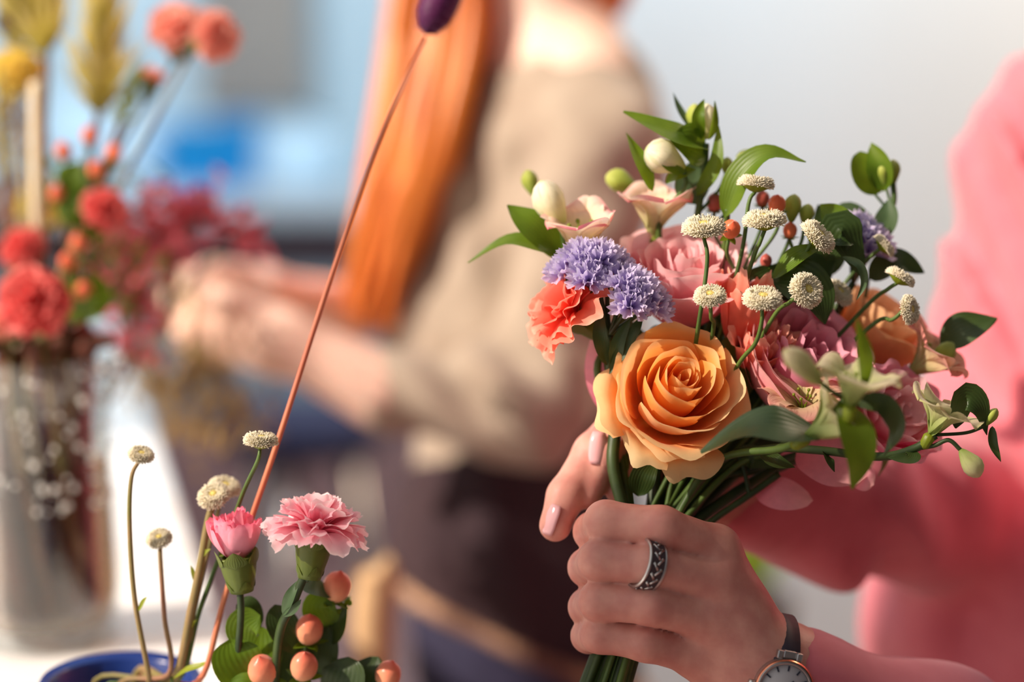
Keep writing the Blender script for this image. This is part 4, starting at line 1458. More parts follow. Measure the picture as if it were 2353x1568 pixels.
# ---- pale trailing petals low on the right (outer petals of a spent pale rose)
M = place(P(1900, 1030, .955), CV(0.6, -.1, .3))
t = thing('alstroemeria', 'drooping alstroemeria with pale mauve petals hanging under the low sprig', 'flower', M, BQ)
add_stem(t, M, L3((1850, 1040, .955), (1720, 1080, .955), (1640, 1110, .952)) + grip(40, 0.0), 0.0017, M_STEMD)
add_leaf(t, M, L3((1830, 1030, .952), (1900, 1050, .945), (1990, 1095, .945)), 0.0150, M_MAG_OUT, normal=-FV + UV * .5, fold=0.2, wav=0.1, name='petal', shape='oval')
add_leaf(t, M, L3((1960, 1080, .950), (1985, 1100, .944), (2008, 1115, .944)), 0.0060, M_MAG_OUT, normal=-FV, fold=0.2, wav=0.1, name='petal', shape='oval')
add_leaf(t, M, L3((1735, 1125, .955), (1790, 1130, .948), (1868, 1150, .95)), 0.0088, M_MAG_OUT, normal=-FV + UV * .6, fold=-0.15, wav=0.05, name='petal', shape='oval')
add_leaf(t, M, L3((1990, 1000, .952), (2050, 960, .946), (2140, 940, .948)), 0.0130, M_MAG_OUT, normal=-FV + UV * .4, fold=0.2, wav=0.1, name='petal', shape='oval')

# a pale bracket petal seen at the left of the apricot rose
M = place(P(1400, 900, .965), CV(-.3, .8, 0))
t = thing('alstroemeria', 'single pink alstroemeria petal showing at the left of the apricot rose', 'flower', M, BQ)
add_stem(t, M, L3((1405, 950, .962), (1420, 1060, .958)) + grip(-36, 0.004), 0.0014, M_STEM)
add_leaf(t, M, L3((1400, 960, .962), (1368, 850, .955), (1375, 740, .957)), 0.0055, M_PINK, normal=-FV - RV * .5, fold=0.2, name='petal')
# long foliage at the stems
M = place(P(1500, 1100, .94), CV(0, 1, 0))
t = thing('greenery_sprig', 'dark bare greenery stem under the apricot rose just above the fist', 'plant', M, BQ)
add_stem(t, M, L3((1412, 1000, .945), (1410, 1080, .940)) + grip(-50, -0.004), 0.0030, M_STEMD)
add_leaf(t, M, L3((1465, 1140, .94), (1480, 1090, .935), (1510, 1050, .94)), 0.0062, M_LEAFD, normal=-FV, fold=0.2)
M = place(P(1650, 1130, .95), CV(.5, 1, 0))
t = thing('greenery_sprig', 'thin forked dark stem slanting right just above the knuckles', 'plant', M, BQ)
add_stem(t, M, L3((1790, 1090, .95), (1720, 1140, .948), (1640, 1195, .946), (1560, 1260, .945), (1470, 1400, .944), (1400, 1600, .94)), 0.0016, M_STEMD)
add_stem(t, M, L3((1722, 1140, .948), (1712, 1090, .95), (1700, 1050, .95)), 0.0011, M_STEMD, name='twig')
add_leaf(t, M, L3((1700, 1060, .95), (1730, 1050, .945), (1775, 1075, .947)), 0.0060, M_LEAFD, normal=-FV, fold=0.2)

# ------------------------------------------------------------------ near flowers at the lower left
NF = 'flowers standing in the near pots'
POT = P(275, 1560, 1.0)
POT.z = TABLE_Z
pot = thing('flower_pot', 'small navy blue pot on the white table under the feverfew stems', 'pot', Matrix.Translation(POT))
ph_ = 0.059
m = MB()
m.lathe([(0.002, 0.0), (0.026, 0.0), (0.029, 0.004), (0.035, 0.03), (0.0375, ph_ - 0.012), (0.038, ph_ - 0.002), (0.037, ph_), (0.035, ph_ - 0.002), (0.033, 0.03), (0.025, 0.008), (0.002, 0.006)], 40)
m.build('body', M_NAVYPOT, pot)
m = MB()
m.lathe([(0.037, ph_ - 0.014), (0.0405, ph_ - 0.012), (0.041, ph_ - 0.002), (0.039, ph_ + 0.0015), (0.036, ph_ - 0.001)], 40, caps=False)
m.build('rim', M_NAVYPOT, pot)
MOUTH = POT + Vector((0, 0, ph_))
JAR = P(640, 1790, 0.955)
JAR.z = TABLE_Z
JAR.x = -0.127
jar = thing('glass_jar', 'clear glass jar below the pink carnations', 'jar', Matrix.Translation(JAR))
m = MB()
m.lathe([(0.002, 0.0), (0.022, 0.0), (0.024, 0.003), (0.024, 0.038), (0.021, 0.045), (0.022, 0.05), (0.0195, 0.05), (0.019, 0.045), (0.0215, 0.037), (0.0215, 0.005), (0.002, 0.004)], 36)
m.build('body', M_GLASS, jar)
JM = JAR + Vector((0, 0, 0.046))


def into(mouth, k, foot):
    a = k * 2.39996
    return [mouth + Vector((0.012 * math.cos(a), 0.012 * math.sin(a), 0.0)), foot + Vector((0.010 * math.cos(a + .4), 0.010 * math.sin(a + .4), 0.012))]


PF = POT + Vector((0, 0, 0.0))
make_feverfew('leftmost near feverfew with a yellow eye on a tall curved stem', P(323, 1048, 0.945), CV(0.25, 0.82, 0.45), 0.0062, L3((302, 1100, .945), (298, 1210, .945), (310, 1380, .95), (343, 1560, .965)) + into(MOUTH, 0, PF), NF, stem_mat=M_STEMO, sr=0.0010, twigs=[(P(318, 1405, .950), P(338, 1372, .948), 0.0010)])
make_feverfew('short near feverfew with a yellow eye in front of the white table', P(366, 1240, 0.955), CV(-0.05, 0.78, 0.6), 0.0062, L3((369, 1290, .955), (378, 1420, .958), (388, 1550, .968)) + into(MOUTH, 2, PF), NF, stem_mat=M_STEMB, sr=0.0010)
make_feverfew('near feverfew directly above the pink carnation bud, front one of a touching pair', P(492, 1142, 0.950), CV(-0.15, 0.72, 0.66), 0.0078, L3((480, 1190, .952), (462, 1290, .953), (440, 1400, .955), (400, 1560, .97)) + into(MOUTH, 3, PF), NF, stem_mat=M_STEMO, sr=0.0016, twigs=[(P(455, 1290, .953), P(484, 1262, .950), 0.0012), (P(430, 1455, .958), P(452, 1425, .955), 0.0012), (P(436, 1440, .958), P(446, 1410, .955), 0.0010), (P(448, 1340, .956), P(438, 1300, .953), 0.0010)])
make_feverfew('near feverfew above the pink carnation bud, rear one of a touching pair', P(516, 1122, 0.966), CV(0.25, 0.85, 0.4), 0.0076, L3((500, 1180, .963), (470, 1300, .96), (445, 1410, .958), (408, 1560, .975)) + into(MOUTH, 4, PF), NF, stem_mat=M_STEMO, sr=0.0009)
make_feverfew('near feverfew button touching the russet reed', P(599, 1016, 0.917), CV(0.08, 0.96, 0.18), 0.0078, L3((592, 1060, .918), (560, 1130, .935), (520, 1240, .955), (460, 1400, .960), (412, 1560, .97)) + into(MOUTH, 5, PF), NF, stem_mat=M_STEM, sr=0.0009)
t = thing('greenery_sprig', 'tiny curled green leaf spray at the foot of the russet reed', 'plant', place(P(400, 1560, .96), UV), NF)
M = t.matrix_world.copy()
add_stem(t, M, L3((395, 1560, .965), (385, 1600, .985)) + into(MOUTH, 7, PF), 0.0009, M_STEM)
add_leaf(t, M, L3((395, 1562, .965), (430, 1540, .955), (462, 1530, .952), (472, 1522, .951)), 0.0020, M_LEAFY, normal=UV - FV)

# russet reed with the purple seed head
t = thing('bunny_tail_grass', 'russet reed slanting up to a dark purple seed head', 'flower', place(P(985, 62, 1.02), P(1030, -30, 1.03) - P(975, 90, 1.02)), NF)
M = t.matrix_world.copy()
add_stem(t, M, L3((976, 88, 1.02), (880, 300, .985), (760, 640, .955), (640, 1010, .945), (520, 1360, .958), (455, 1568, .965)) + into(MOUTH, 8, PF), 0.0012, M_STEMR, r2=0.0016)
m = MB()
pr = [(0.001, -0.004), (0.005, -0.001), (0.0088, 0.006), (0.0098, 0.016), (0.0088, 0.03), (0.006, 0.04), (0.002, 0.046)]
m.lathe(pr, 20)
sh = m.build('seed_head', M_PURP, t)
m = MB()
rg = random.Random(5)
for i in range(420):
    a = i * 2.39996
    z = -0.003 + 0.047 * (i + .5) / 420
    r = np.interp(z, [p[1] for p in pr], [p[0] for p in pr])
    d = Vector((math.cos(a), math.sin(a), rg.uniform(-0.5, 0.8))).normalized()
    b0 = Vector((r * .95 * math.cos(a), r * .95 * math.sin(a), z))
    m.tube([b0, b0 + d * 0.0035], [0.00016, 0.00005], 3, caps=False)
m.build('bristles', M_PURPF, sh)

# pink carnations
make_carnation('open candy pink carnation at the lower middle above the peach berries', P(722, 1245, 0.925), CV(0.14, 0.98, 0.02), 0.0245, 32, 12, M_CPINK, L3((697, 1330, .925), (670, 1395, .93), (640, 1470, .94)) + into(JM, 0, JAR), NF,
               cal=(0.0175, 0.0090, 0.0054), stem_r=0.0021, ruffle=0.085, spread=1.62, squash=0.98, serr=0.07, stem_mat=M_STEMD)
t = make_carnation('half open pink carnation bud at the lower left of the open carnation', P(546, 1282, 0.935), CV(-0.10, 0.97, 0.16), 0.0190, 20, 22, M_CBUD, L3((552, 1365, .935), (552, 1440, .94)) + into(JM, 1, JAR), NF,
                   cal=(0.0165, 0.0092, 0.0056), stem_r=0.0017, stem_mat=M_STEMD,
                   layers=[(3, 3.5, 20.5, 1.3, -.1, 0, .08, 0), (4, 6.5, 21.5, 1.1, -.1, 0, .07, .6), (5, 9.5, 20, 1.0, -.12, 0, .05, .2), (6, 11.5, 18, .95, -.08, .0, .035, .7)])
t2 = thing('carnation_leaf_pair', 'narrow grey green leaf pair on the open pink carnation stem', 'leaf', place(P(660, 1400, .930), UV), NF)
M = t2.matrix_world.copy()
add_leaf(t2, M, L3((650, 1415, .932), (668, 1370, .926), (690, 1330, .926)), 0.0028, M_LEAFB, normal=-FV - RV * .5, fold=0.3)
add_leaf(t2, M, L3((650, 1415, .932), (675, 1400, .927), (692, 1378, .926)), 0.0020, M_LEAFB, normal=-FV, fold=0.3)
COLR = t2

# hypericum in front
t = thing('hypericum_sprig', 'leafy hypericum sprig with five peach berries at the bottom', 'flower', place(P(700, 1500, .955), UV), NF)
M = t.matrix_world.copy()
for (px, py, d, w, ax) in ((774, 1350, .955, 72, (.25, .9, .35)), (710, 1448, .950, 70, (.1, .9, .4)), (604, 1542, .945, 76, (-.1, .8, .6)), (698, 1532, .945, 70, (.1, .8, .5)), (892, 1553, .955, 66, (.3, .9, .3))):
    c = P(px, py, d)
    r = w / 2 / FPX * d
    A = CV(*ax)
    berry(t, M, c, A, r, M_BERRY)
    add_stem(t, M, [c - A * r, c - A * r * 2.2 - UV * 0.004, P(px * .55 + 690 * .45, min(py + 90, 1625), .962), P(670, 1640, .958)], 0.0012, M_STEM, name='twig')
add_stem(t, M, [P(670, 1640, .958)] + into(JM, 2, JAR), 0.0020, M_STEM)
for (q, w, mt, nn) in (
    (((560, 1500, .955), (560, 1440, .948), (598, 1415, .946)), 0.0085, M_LEAF, -FV),
    (((600, 1440, .955), (570, 1400, .950), (548, 1380, .950)), 0.0060, M_LEAFD, -FV + RV * .4),
    (((590, 1600, .95), (545, 1520, .943), (528, 1470, .945)), 0.0120, M_LEAF, -FV + RV * .3),
    (((600, 1620, .96), (590, 1500, .956), (600, 1440, .958)), 0.0120, M_LEAF, -FV),
    (((690, 1500, .955), (650, 1440, .948), (632, 1390, .950)), 0.0078, M_LEAFD, -FV + RV * .4),
    (((760, 1440, .958), (740, 1400, .952), (758, 1372, .952)), 0.0095, M_LEAF, -FV),
    (((770, 1370, .955), (725, 1350, .948), (695, 1340, .95)), 0.0055, M_LEAFB, UV - FV),
    (((735, 1560, .962), (740, 1500, .958), (752, 1430, .958)), 0.0080, M_LEAFD, -FV),
    (((750, 1640, .955), (790, 1560, .950), (800, 1510, .952)), 0.0110, M_LEAFD, -FV - RV * .3),
    (((770, 1640, .96), (840, 1560, .955), (870, 1510, .957)), 0.0085, M_LEAFD, -FV - RV * .3),
    (((650, 1640, .962), (660, 1520, .962), (680, 1460, .964)), 0.0120, M_LEAFD, -FV),
    (((620, 1640, .945), (560, 1590, .938), (520, 1580, .94)), 0.0100, M_LEAF, -FV + UV),
    (((770, 1480, .962), (775, 1450, .960), (772, 1432, .96)), 0.0030, M_LEAFY, -FV),
    (((790, 1395, .957), (800, 1385, .956), (808, 1392, .956)), 0.0018, M_LEAF, -FV + UV),
    (((760, 1480, .958), (780, 1440, .955), (795, 1390, .955)), 0.0050, M_LEAFD, -FV - RV)):
    add_leaf(t, M, L3(*q), w, mt, normal=nn, fold=0.15, wav=0.05, shape='oval')

# ------------------------------------------------------------------ the glass vase bouquet on the table
VF = 'flowers standing in the glass vase'
VB = P(112, 1462, 1.25)
VB.z = TABLE_Z
VH = 0.182
vase = thing('glass_vase', 'clear glass vase of cut flowers on the white table', 'vase', Matrix.Translation(VB))
m = MB()
m.lathe([(0.002, 0.0), (0.040, 0.0), (0.044, 0.004), (0.045, 0.03), (0.043, 0.10), (0.042, 0.14), (0.050, VH - 0.003), (0.051, VH), (0.049, VH), (0.040, 0.14), (0.041, 0.10), (0.044, 0.03), (0.040, 0.012), (0.002, 0.010)], 40)
m.build('body', M_GLASS, vase)
m = MB()
m.lathe([(0.002, 0.0105), (0.039, 0.0125), (0.043, 0.03), (0.0408, 0.10), (0.0402, 0.112), (0.002, 0.112)], 40)
m.build('water', M_WATER, vase)
rd = random.Random(9)
m = MB()
for i in range(90):
    a = rd.uniform(-2.9, 0.1)
    z = rd.uniform(0.09, 0.178)
    r = 0.0435 if z < 0.14 else 0.0428 + (z - 0.14) / 0.042 * 0.0085
    m.ball((r * math.cos(a), r * math.sin(a), z), rd.uniform(0.0009, 0.0026), 8, 6)
o = m.build('glint_beads', M_GLINT, vase)  # white beads added as painted highlights on the glass
o['kind'] = 'stuff'
VM = VB + Vector((0, 0, VH))
_vi = [0]


def vase_stem():
    k = _vi[0]
    _vi[0] += 1
    a = k * 2.39996
    r = 0.034 * math.sqrt((k % 14 + .5) / 14)
    return [VM + Vector((r * math.cos(a), r * math.sin(a), -0.01)), VB + Vector((0.92 * r * math.cos(a + 0.9), 0.92 * r * math.sin(a + 0.9), 0.016))]


def vcarn(label, px, py, d, wpx, ax, seed, mat, n=30, **kw):
    R = wpx / 2 / FPX * d
    A = CV(*ax)
    c = P(px, py, d) - A * R * 0.55
    kw.setdefault('spread', 1.6)
    kw.setdefault('squash', 0.85)
    make_carnation(label, c, A, R, n, seed, mat, [c.lerp(VM, 0.5) + UV * 0.01] + vase_stem(), VF, cal=kw.pop('cal', (0.022, 0.008, 0.005)), stem_r=0.0011, stem_r2=0.0034, stem_mat=M_STEMO, nu=21, nv=7, **kw)


vcarn('coral carnation at the top left, left one of a touching pair', 405, 42, 1.23, 140, (0.1, .6, .7), 1, M_SALM)
vcarn('coral carnation at the top left, right one of a touching pair', 506, 72, 1.21, 132, (0.6, .2, .7), 2, M_SALM)
vcarn('small salmon carnation bud below the coral pair', 352, 168, 1.23, 84, (0.3, .9, .3), 3, M_SALM, n=16, spread=0.8, cal=(0.012, 0.005, 0.003))
vcarn('red carnation among orange berries at the left', 243, 472, 1.19, 108, (0.3, .3, .85), 4, M_RED)
vcarn('red carnation cut by the left frame edge above the big one', 42, 556, 1.21, 110, (-0.2, .5, .8), 5, M_RED)
vcarn('big coral red carnation at the left edge', 72, 682, 1.15, 172, (0.1, .3, .9), 6, M_RED, n=40)
vcarn('dark crimson carnation under the big coral red one', 125, 785, 1.23, 172, (0.1, .2, .95), 7, M_DRED)
vcarn('yellow carnation at the upper left edge', 28, 150, 1.29, 130, (0.1, .4, .85), 8, M_YEL)
vcarn('yellow carnation left of the orange berries', 88, 455, 1.33, 124, (0.0, .4, .85), 9, M_YEL)
vcarn('pale red carnation cut by the left frame edge below the big one', -15, 740, 1.17, 90, (-0.2, .3, .9), 10, M_CORAL_PALE)
vcarn('dark purple carnation in the top left corner', 18, 45, 1.29, 50, (0, .4, .85), 13, M_PURP, n=16)


for i in range(18):
    ce = vase_stem()
    top = ce[0] + Vector(((ce[0].x - VB.x) * .5, (ce[0].y - VB.y) * .5, 0.02))
    t = thing('cut_stem', 'bare dark brown stem standing among others in the glass vase', 'stem', place(top, UV), 'bare stems in the glass vase')
    add_stem(t, t.matrix_world.copy(), [top] + ce, 0.0040, M_STEMV)


def vberries(label, spots, join, wpx, mat, leaves=()):
    t = thing('hypericum_sprig', label, 'flower', place(P(*join), UV), VF)
    M = t.matrix_world.copy()
    for (px, py, d) in spots:
        c = P(px, py, d)
        r = wpx / 2 / FPX * d
        A = (c - P(*join)).normalized() * .7 + UV * .4
        A.normalize()
        berry(t, M, c, A, r, mat)
        add_stem(t, M, [c - A * r, c - A * r * 2.5, P(*join)], 0.0013, M_STEM, name='twig')
    add_stem(t, M, [P(*join), P(*join).lerp(VM, 0.5)] + vase_stem(), 0.0016, M_STEMV, r2=0.0034)
    for q, w in leaves:
        add_leaf(t, M, L3(*q), w, M_LEAF, normal=-FV, shape='oval')


vberries('hypericum sprig with five orange red berries at the left', [(146, 348, 1.21), (206, 312, 1.21), (262, 352, 1.20), (221, 390, 1.20), (132, 446, 1.20)], (190, 520, 1.23), 40, M_BERRYR,
         [(((180, 480, 1.21), (165, 420, 1.20), (180, 370, 1.20)), .008), (((150, 520, 1.21), (165, 470, 1.20), (200, 440, 1.20)), .008), (((140, 380, 1.21), (150, 400, 1.20), (160, 420, 1.20)), .006), (((230, 560, 1.21), (170, 480, 1.20), (130, 490, 1.20)), .007)])
vberries('hypericum sprig with orange berries beside the big coral red carnation', [(155, 602, 1.18), (192, 668, 1.18), (180, 560, 1.20)], (190, 740, 1.21), 42, M_BERRYR,
         [(((190, 740, 1.19), (170, 690, 1.18), (175, 640, 1.18)), .012), (((200, 740, 1.19), (220, 680, 1.19), (200, 630, 1.19)), .010)])


def vplume(label, px, py, px2, py2, d, wpx, seed, mat, n=150):
    """a spiky upright plume of narrow bracts"""
    rg = random.Random(seed)
    a, b = P(px2, py2, d), P(px, py, d)
    t = thing('thistle_plume', label, 'flower', place(a, b - a), VF)
    M = t.matrix_world.copy()
    L = (b - a).length
    R = wpx / 2 / FPX * d
    m = MB()
    for i in range(n):
        f = (i + .5) / n
        az = i * 2.39996
        z = L * f
        d_ = Vector((math.cos(az), math.sin(az), rg.uniform(0.2, 0.9) + 1.2 * f)).normalized()
        ln = R * rg.uniform(0.6, 1.5)
        p0 = Vector((0, 0, z))
        leaf_geo(m, [p0, p0 + d_ * ln * .5, p0 + d_ * ln + Vector((0, 0, ln * .25))], R * 0.10, Vector((0, 0, 1)), nu=3, nv=6)
    m.build('bracts', mat, t)
    add_stem(t, M, [b, a, a.lerp(VM, .5)] + vase_stem(), 0.0020, M_STEMV, r2=0.0036)


vplume('yellow green spiky plume at the top left below the purple corner flower', 70, -10, 105, 130, 1.27, 250, 1, M_SPIKE, 130)
vplume('tall yellow green spiky plume right of the pale straw stalk', 240, 40, 225, 270, 1.24, 200, 2, M_SPIKE, 150)
vplume('dull olive spiky plume cut by the left frame edge', 0, 180, 10, 420, 1.27, 70, 3, M_SPIKE, 90)
vplume('short green plume of buds under the salmon carnation bud', 310, 190, 270, 300, 1.23, 90, 4, M_LEAFY, 50)
t = thing('straw_stalk', 'pale straw stalk standing upright at the left', 'flower', place(P(84, 200, 1.23), UV), VF)
M = t.matrix_world.copy()
add_stem(t, M, L3((84, 190, 1.23), (86, 420, 1.23), (92, 700, 1.24)) + vase_stem(), 0.0045, M_STRAW, n=12)


def spray(name, label, cat, root, tips, seed, mat, stem_mat, per, r, bloom, spread, group, base=None, sr=0.0006):
    """a loose spray: stem with twigs, and its many tiny blooms as one part"""
    rg = random.Random(seed)
    t = thing(name, label, cat, place(P(*root), UV), group)
    M = t.matrix_world.copy()
    I = M.inverted()
    tw, fm = MB(), MB()
    for (px, py, d) in tips:
        c = P(px, py, d)
        tw.tube([I @ q for q in spline([P(*root), P(*root).lerp(c, .6) + UV * .004, c], 5)], [0.0013, sr], 5)
        for i in range(per):
            q = c + Vector((rg.gauss(0, spread), rg.gauss(0, spread), rg.gauss(0, spread * .9)))
            tw.tube([I @ c, I @ q], sr * .6, 4, caps=False)
            ax = Vector((rg.gauss(0, 1), rg.gauss(-.4, 1), rg.gauss(.6, 1))).normalized()
            L = I @ place(q, ax)
            if bloom == 'five':
                for k in range(5):
                    a = k * 1.2566
                    dd = Vector((math.cos(a), math.sin(a), 0))
                    leaf_geo(fm, [L @ Vector((0, 0, 0)), L @ (dd * r * .6 + Vector((0, 0, r * .3))), L @ (dd * r * 1.1 + Vector((0, 0, r * .35)))], r * .42, L.to_3x3() @ Vector((0, 0, 1)), nu=3, nv=5)
            else:
                leaf_geo(fm, [L @ Vector((0, 0, -r)), L @ Vector((0.1 * r, 0, r)), L @ Vector((r * .5, 0, 2.6 * r))], r * .35, L.to_3x3() @ Vector((0, 1, 0)), nu=3, nv=6)
    tw.build('twigs', stem_mat, t)
    o = fm.build('blooms', mat, t)
    o['kind'] = 'stuff'
    add_stem(t, M, [P(*root)] + (base or []), 0.0018, stem_mat)
    return t


spray('greenery_sprig', 'olive green wispy foliage among the orange berries in the vase', 'plant', (200, 720, 1.25), [(250, 430, 1.24), (200, 600, 1.24), (235, 650, 1.24), (215, 700, 1.24), (290, 640, 1.26), (100, 380, 1.27), (270, 560, 1.26)], 11, M_LEAF, M_STEMO, 12, 0.0060, 'blade', 0.011, VF, [P(180, 800, 1.25)] + vase_stem())
spray('greenery_sprig', 'brown wispy foliage at the left frame edge beside the vase', 'plant', (20, 620, 1.30), [(10, 330, 1.30), (30, 420, 1.30), (0, 480, 1.30), (-10, 260, 1.30), (50, 300, 1.31)], 12, M_STEMB, M_STEMB, 14, 0.0065, 'blade', 0.012, VF, [P(60, 800, 1.28)] + vase_stem())
spray('waxflower', 'dusky pink waxflower spray right of the red carnation', 'flower', (300, 760, 1.33), [(330, 480, 1.33), (360, 540, 1.32), (310, 600, 1.31), (280, 640, 1.31), (400, 580, 1.34), (335, 660, 1.33), (260, 560, 1.31), (300, 520, 1.32)], 1, M_WAX, M_STEMB, 16, 0.0058, 'five', 0.010, VF, [P(240, 860, 1.33)] + vase_stem())
spray('waxflower', 'dusky pink waxflower spray reaching right above the working hands', 'flower', (380, 720, 1.36), [(440, 490, 1.36), (470, 470, 1.36), (545, 530, 1.37), (420, 540, 1.35), (400, 480, 1.36), (560, 545, 1.37)], 2, M_WAX, M_STEMB, 13, 0.0060, 'five', 0.010, VF, [P(290, 860, 1.35)] + vase_stem())
spray('waxflower', 'darker pink waxflower spray low behind the crimson carnation', 'flower', (290, 860, 1.34), [(310, 740, 1.34), (340, 700, 1.34), (270, 700, 1.33), (330, 790, 1.34)], 3, M_WAX, M_STEMB, 12, 0.0055, 'five', 0.009, VF, [P(240, 920, 1.34)] + vase_stem())
HB = P(430, 800, 1.47)
spray('dried_grass', 'tan dried grass bunch hanging below the working hands', 'plant', (440, 780, 1.47), [(430, 880, 1.47), (480, 920, 1.47), (530, 930, 1.47), (410, 960, 1.47), (460, 1000, 1.47), (560, 960, 1.48), (380, 900, 1.46), (350, 880, 1.46), (500, 860, 1.47)], 4, M_TAN, M_TAN, 26, 0.0060, 'blade', 0.013, 'greenery in the working hands', [P(445, 700, 1.48), P(430, 640, 1.50)])
spray('dried_grass', 'olive green grass wisps between the waxflower and the hands', 'plant', (390, 760, 1.46), [(400, 640, 1.46), (370, 700, 1.45), (350, 820, 1.45), (430, 840, 1.46)], 6, M_STEMO, M_STEMO, 14, 0.0055, 'blade', 0.012, 'greenery in the working hands', [P(415, 700, 1.48)])

# ------------------------------------------------------------------ green plant far behind the gap under the pink arm
pl = thing('potted_plant', 'yellow green plant in a dark pot beyond the gap under the pink sleeve', 'plant')
pb = P(1715, 1420, 2.5)
pl.location = (pb.x, pb.y, 0)
zt = pb.z
m = MB()
m.lathe([(0.002, 0), (0.030, 0), (0.028, 0.02), (0.012, 0.04), (0.012, zt - 0.16), (0.03, zt - 0.15), (0.045, zt - 0.14), (0.058, zt + 0.0), (0.060, zt + 0.025), (0.054, zt + 0.025), (0.05, zt), (0.002, zt)], 24)
m.build('pot', M_SOIL, pl)
rg = random.Random(3)
for i in range(16):
    a = i * 2.39996
    q = Vector((math.cos(a), math.sin(a), 0))
    r = rg.uniform(0.03, 0.075)
    m = MB()
    leaf_geo(m, [Vector((0, 0, zt)), q * r * .5 + Vector((0, 0, zt + .07)), q * r + Vector((0, 0, zt + rg.uniform(.06, .13)))], 0.018, Vector((0, 0, 1)), nu=5, nv=8)
    m.build('leaf', M_LEAFY, pl)

# ------------------------------------------------------------------ the person in pink: hands, wrists, torso


def C(px, py, d):
    return P(px, py, d)


def px_(w, d=0.92):
    return w / FPX * d


wp = thing('person', 'person in a pink sweater at the right, both hands on the bouquet', 'person', Matrix.Translation((0.36, 1.25, 0)))

# left hand, back of the hand to the camera
FI = chain([C(1645, 1262, .922), C(1520, 1212, .906), C(1392, 1200, .912), C(1362, 1222, .938), C(1420, 1240, .962)], [.0104, .0093, .0094, .0086, .0072])
FM_ = chain([C(1640, 1340, .914), C(1500, 1302, .902), C(1378, 1288, .908), C(1350, 1305, .938), C(1415, 1320, .963)], [.0104, .0090, .0093, .0086, .0074])
FR = chain([C(1630, 1425, .914), C(1500, 1392, .903), C(1378, 1382, .909), C(1350, 1396, .937), C(1410, 1405, .960)], [.0102, .0088, .0090, .0084, .0072])
FP_ = chain([C(1600, 1505, .920), C(1485, 1478, .910), C(1378, 1458, .914), C(1352, 1462, .938), C(1405, 1465, .956)], [.0096, .0083, .0083, .0076, .0066])
THB = chain([C(1712, 1440, .945), C(1640, 1320, .968), C(1560, 1230, .978), C(1470, 1205, .972)], [.0125, .0115, .0098, .0080])
PALM = [cap(C(1645, 1265, .923), C(1735, 1500, .926), .0112, .0160), cap(C(1642, 1345, .917), C(1750, 1525, .926), .0116, .0175), cap(C(1630, 1430, .917), C(1755, 1550, .927), .0116, .0180),
        cap(C(1600, 1508, .923), C(1750, 1600, .93), .0110, .0165), cap(C(1650, 1330, .935), C(1725, 1460, .94), .010, .0130), cap(C(1670, 1420, .930), C(1690, 1480, .932), .016, .016)]
ARM = [cap(C(1735, 1530, .928), C(1810, 1552, .934), .0180, .0215), cap(C(1740, 1575, .930), C(1810, 1580, .936), .0175, .0205), cap(C(1800, 1562, .934), C(2080, 1700, .955), .0220, .0270)]


def hand_left(X):
    f = d_group(X, FI, .004)
    for g in (FM_, FR, FP_):
        f = smin(f, d_group(X, g, .004), .0004)
    p = d_group(X, PALM + ARM, .012)
    p = smin(p, d_group(X, THB, .004), .008)
    d = smin(f, p, .0055)
    return d


# right hand behind, only its finger ends in sight
RA_ = chain([C(1545, 1010, .985), C(1430, 965, .972), C(1362, 1040, .958), C(1300, 1140, .948), C(1276, 1208, .944)], [.0096, .0092, .0090, .0086, .0078])
RB_ = chain([C(1550, 1060, .982), C(1455, 985, .972), C(1396, 1040, .960), C(1362, 1100, .953), C(1348, 1138, .950)], [.0096, .0090, .0084, .0078, .0070])
RC_ = chain([C(1555, 1100, .98), C(1480, 990, .972), C(1424, 1000, .960), C(1392, 1040, .952), C(1384, 1066, .950)], [.0092, .0086, .0080, .0072, .0064])
RD_ = chain([C(1560, 1130, .98), C(1490, 1080, .970), C(1440, 1090, .960), C(1420, 1130, .956)], [.0086, .0080, .0072, .0062])
RT_ = chain([C(1640, 1080, 1.0), C(1610, 1010, .985), C(1570, 960, .975)], [.0125, .0105, .0085])
RP_ = [cap(C(1550, 1030, .986), C(1660, 1100, 1.01), .014, .020), cap(C(1560, 1110, .985), C(1670, 1130, 1.01), .014, .020)]
RARM = [cap(C(1660, 1115, 1.01), C(1850, 1150, 1.06), .020, .026), cap(C(1850, 1150, 1.06), C(2150, 1170, 1.14), .026, .034)]


def hand_right(X):
    f = d_group(X, RA_, .004)
    for g in (RB_, RC_, RD_):
        f = smin(f, d_group(X, g, .004), .0018)
    p = smin(d_group(X, RP_ + RARM, .014), d_group(X, RT_, .004), .008)
    return smin(f, p, .009)


TD = 1.30
TOR = [cap(C(2620, 470, TD), C(2620, 1450, TD - .02), .118, .165), cap(C(2620, 1450, TD - .02), C(2630, 1750, TD), .165, .17)]
SHL = [cap(C(2620, 420, TD - .03), C(2830, 620, TD - .16), .085, .062), cap(C(2620, 420, TD + .02), C(2560, 620, TD + .13), .085, .062)]
UPL = [cap(C(2830, 620, TD - .16), C(2760, 1900, 1.05), .060, .048), cap(C(2760, 1900, 1.05), C(2050, 1740, .955), .045, .030)]
UPR = [cap(C(2560, 620, TD + .13), C(2330, 1180, 1.26), .058, .050), cap(C(2330, 1180, 1.26), C(2150, 1170, 1.14), .048, .036)]
HEAD = [cap(C(2620, 250, TD), C(2600, -60, TD - .01), .058, .055), cap(C(2560, -330, TD - .01), C(2600, -420, TD), .078, .092), cap(C(2500, -210, TD - .01), C(2560, -330, TD - .01), .040, .070),
        cap(C(2425, -300, TD - .01), C(2440, -350, TD - .01), .014, .008), cap(C(2600, -330, TD - .075), C(2600, -370, TD - .08), .012, .016), cap(C(2460, -200, TD - .01), C(2480, -215, TD - .01), .018, .02)]


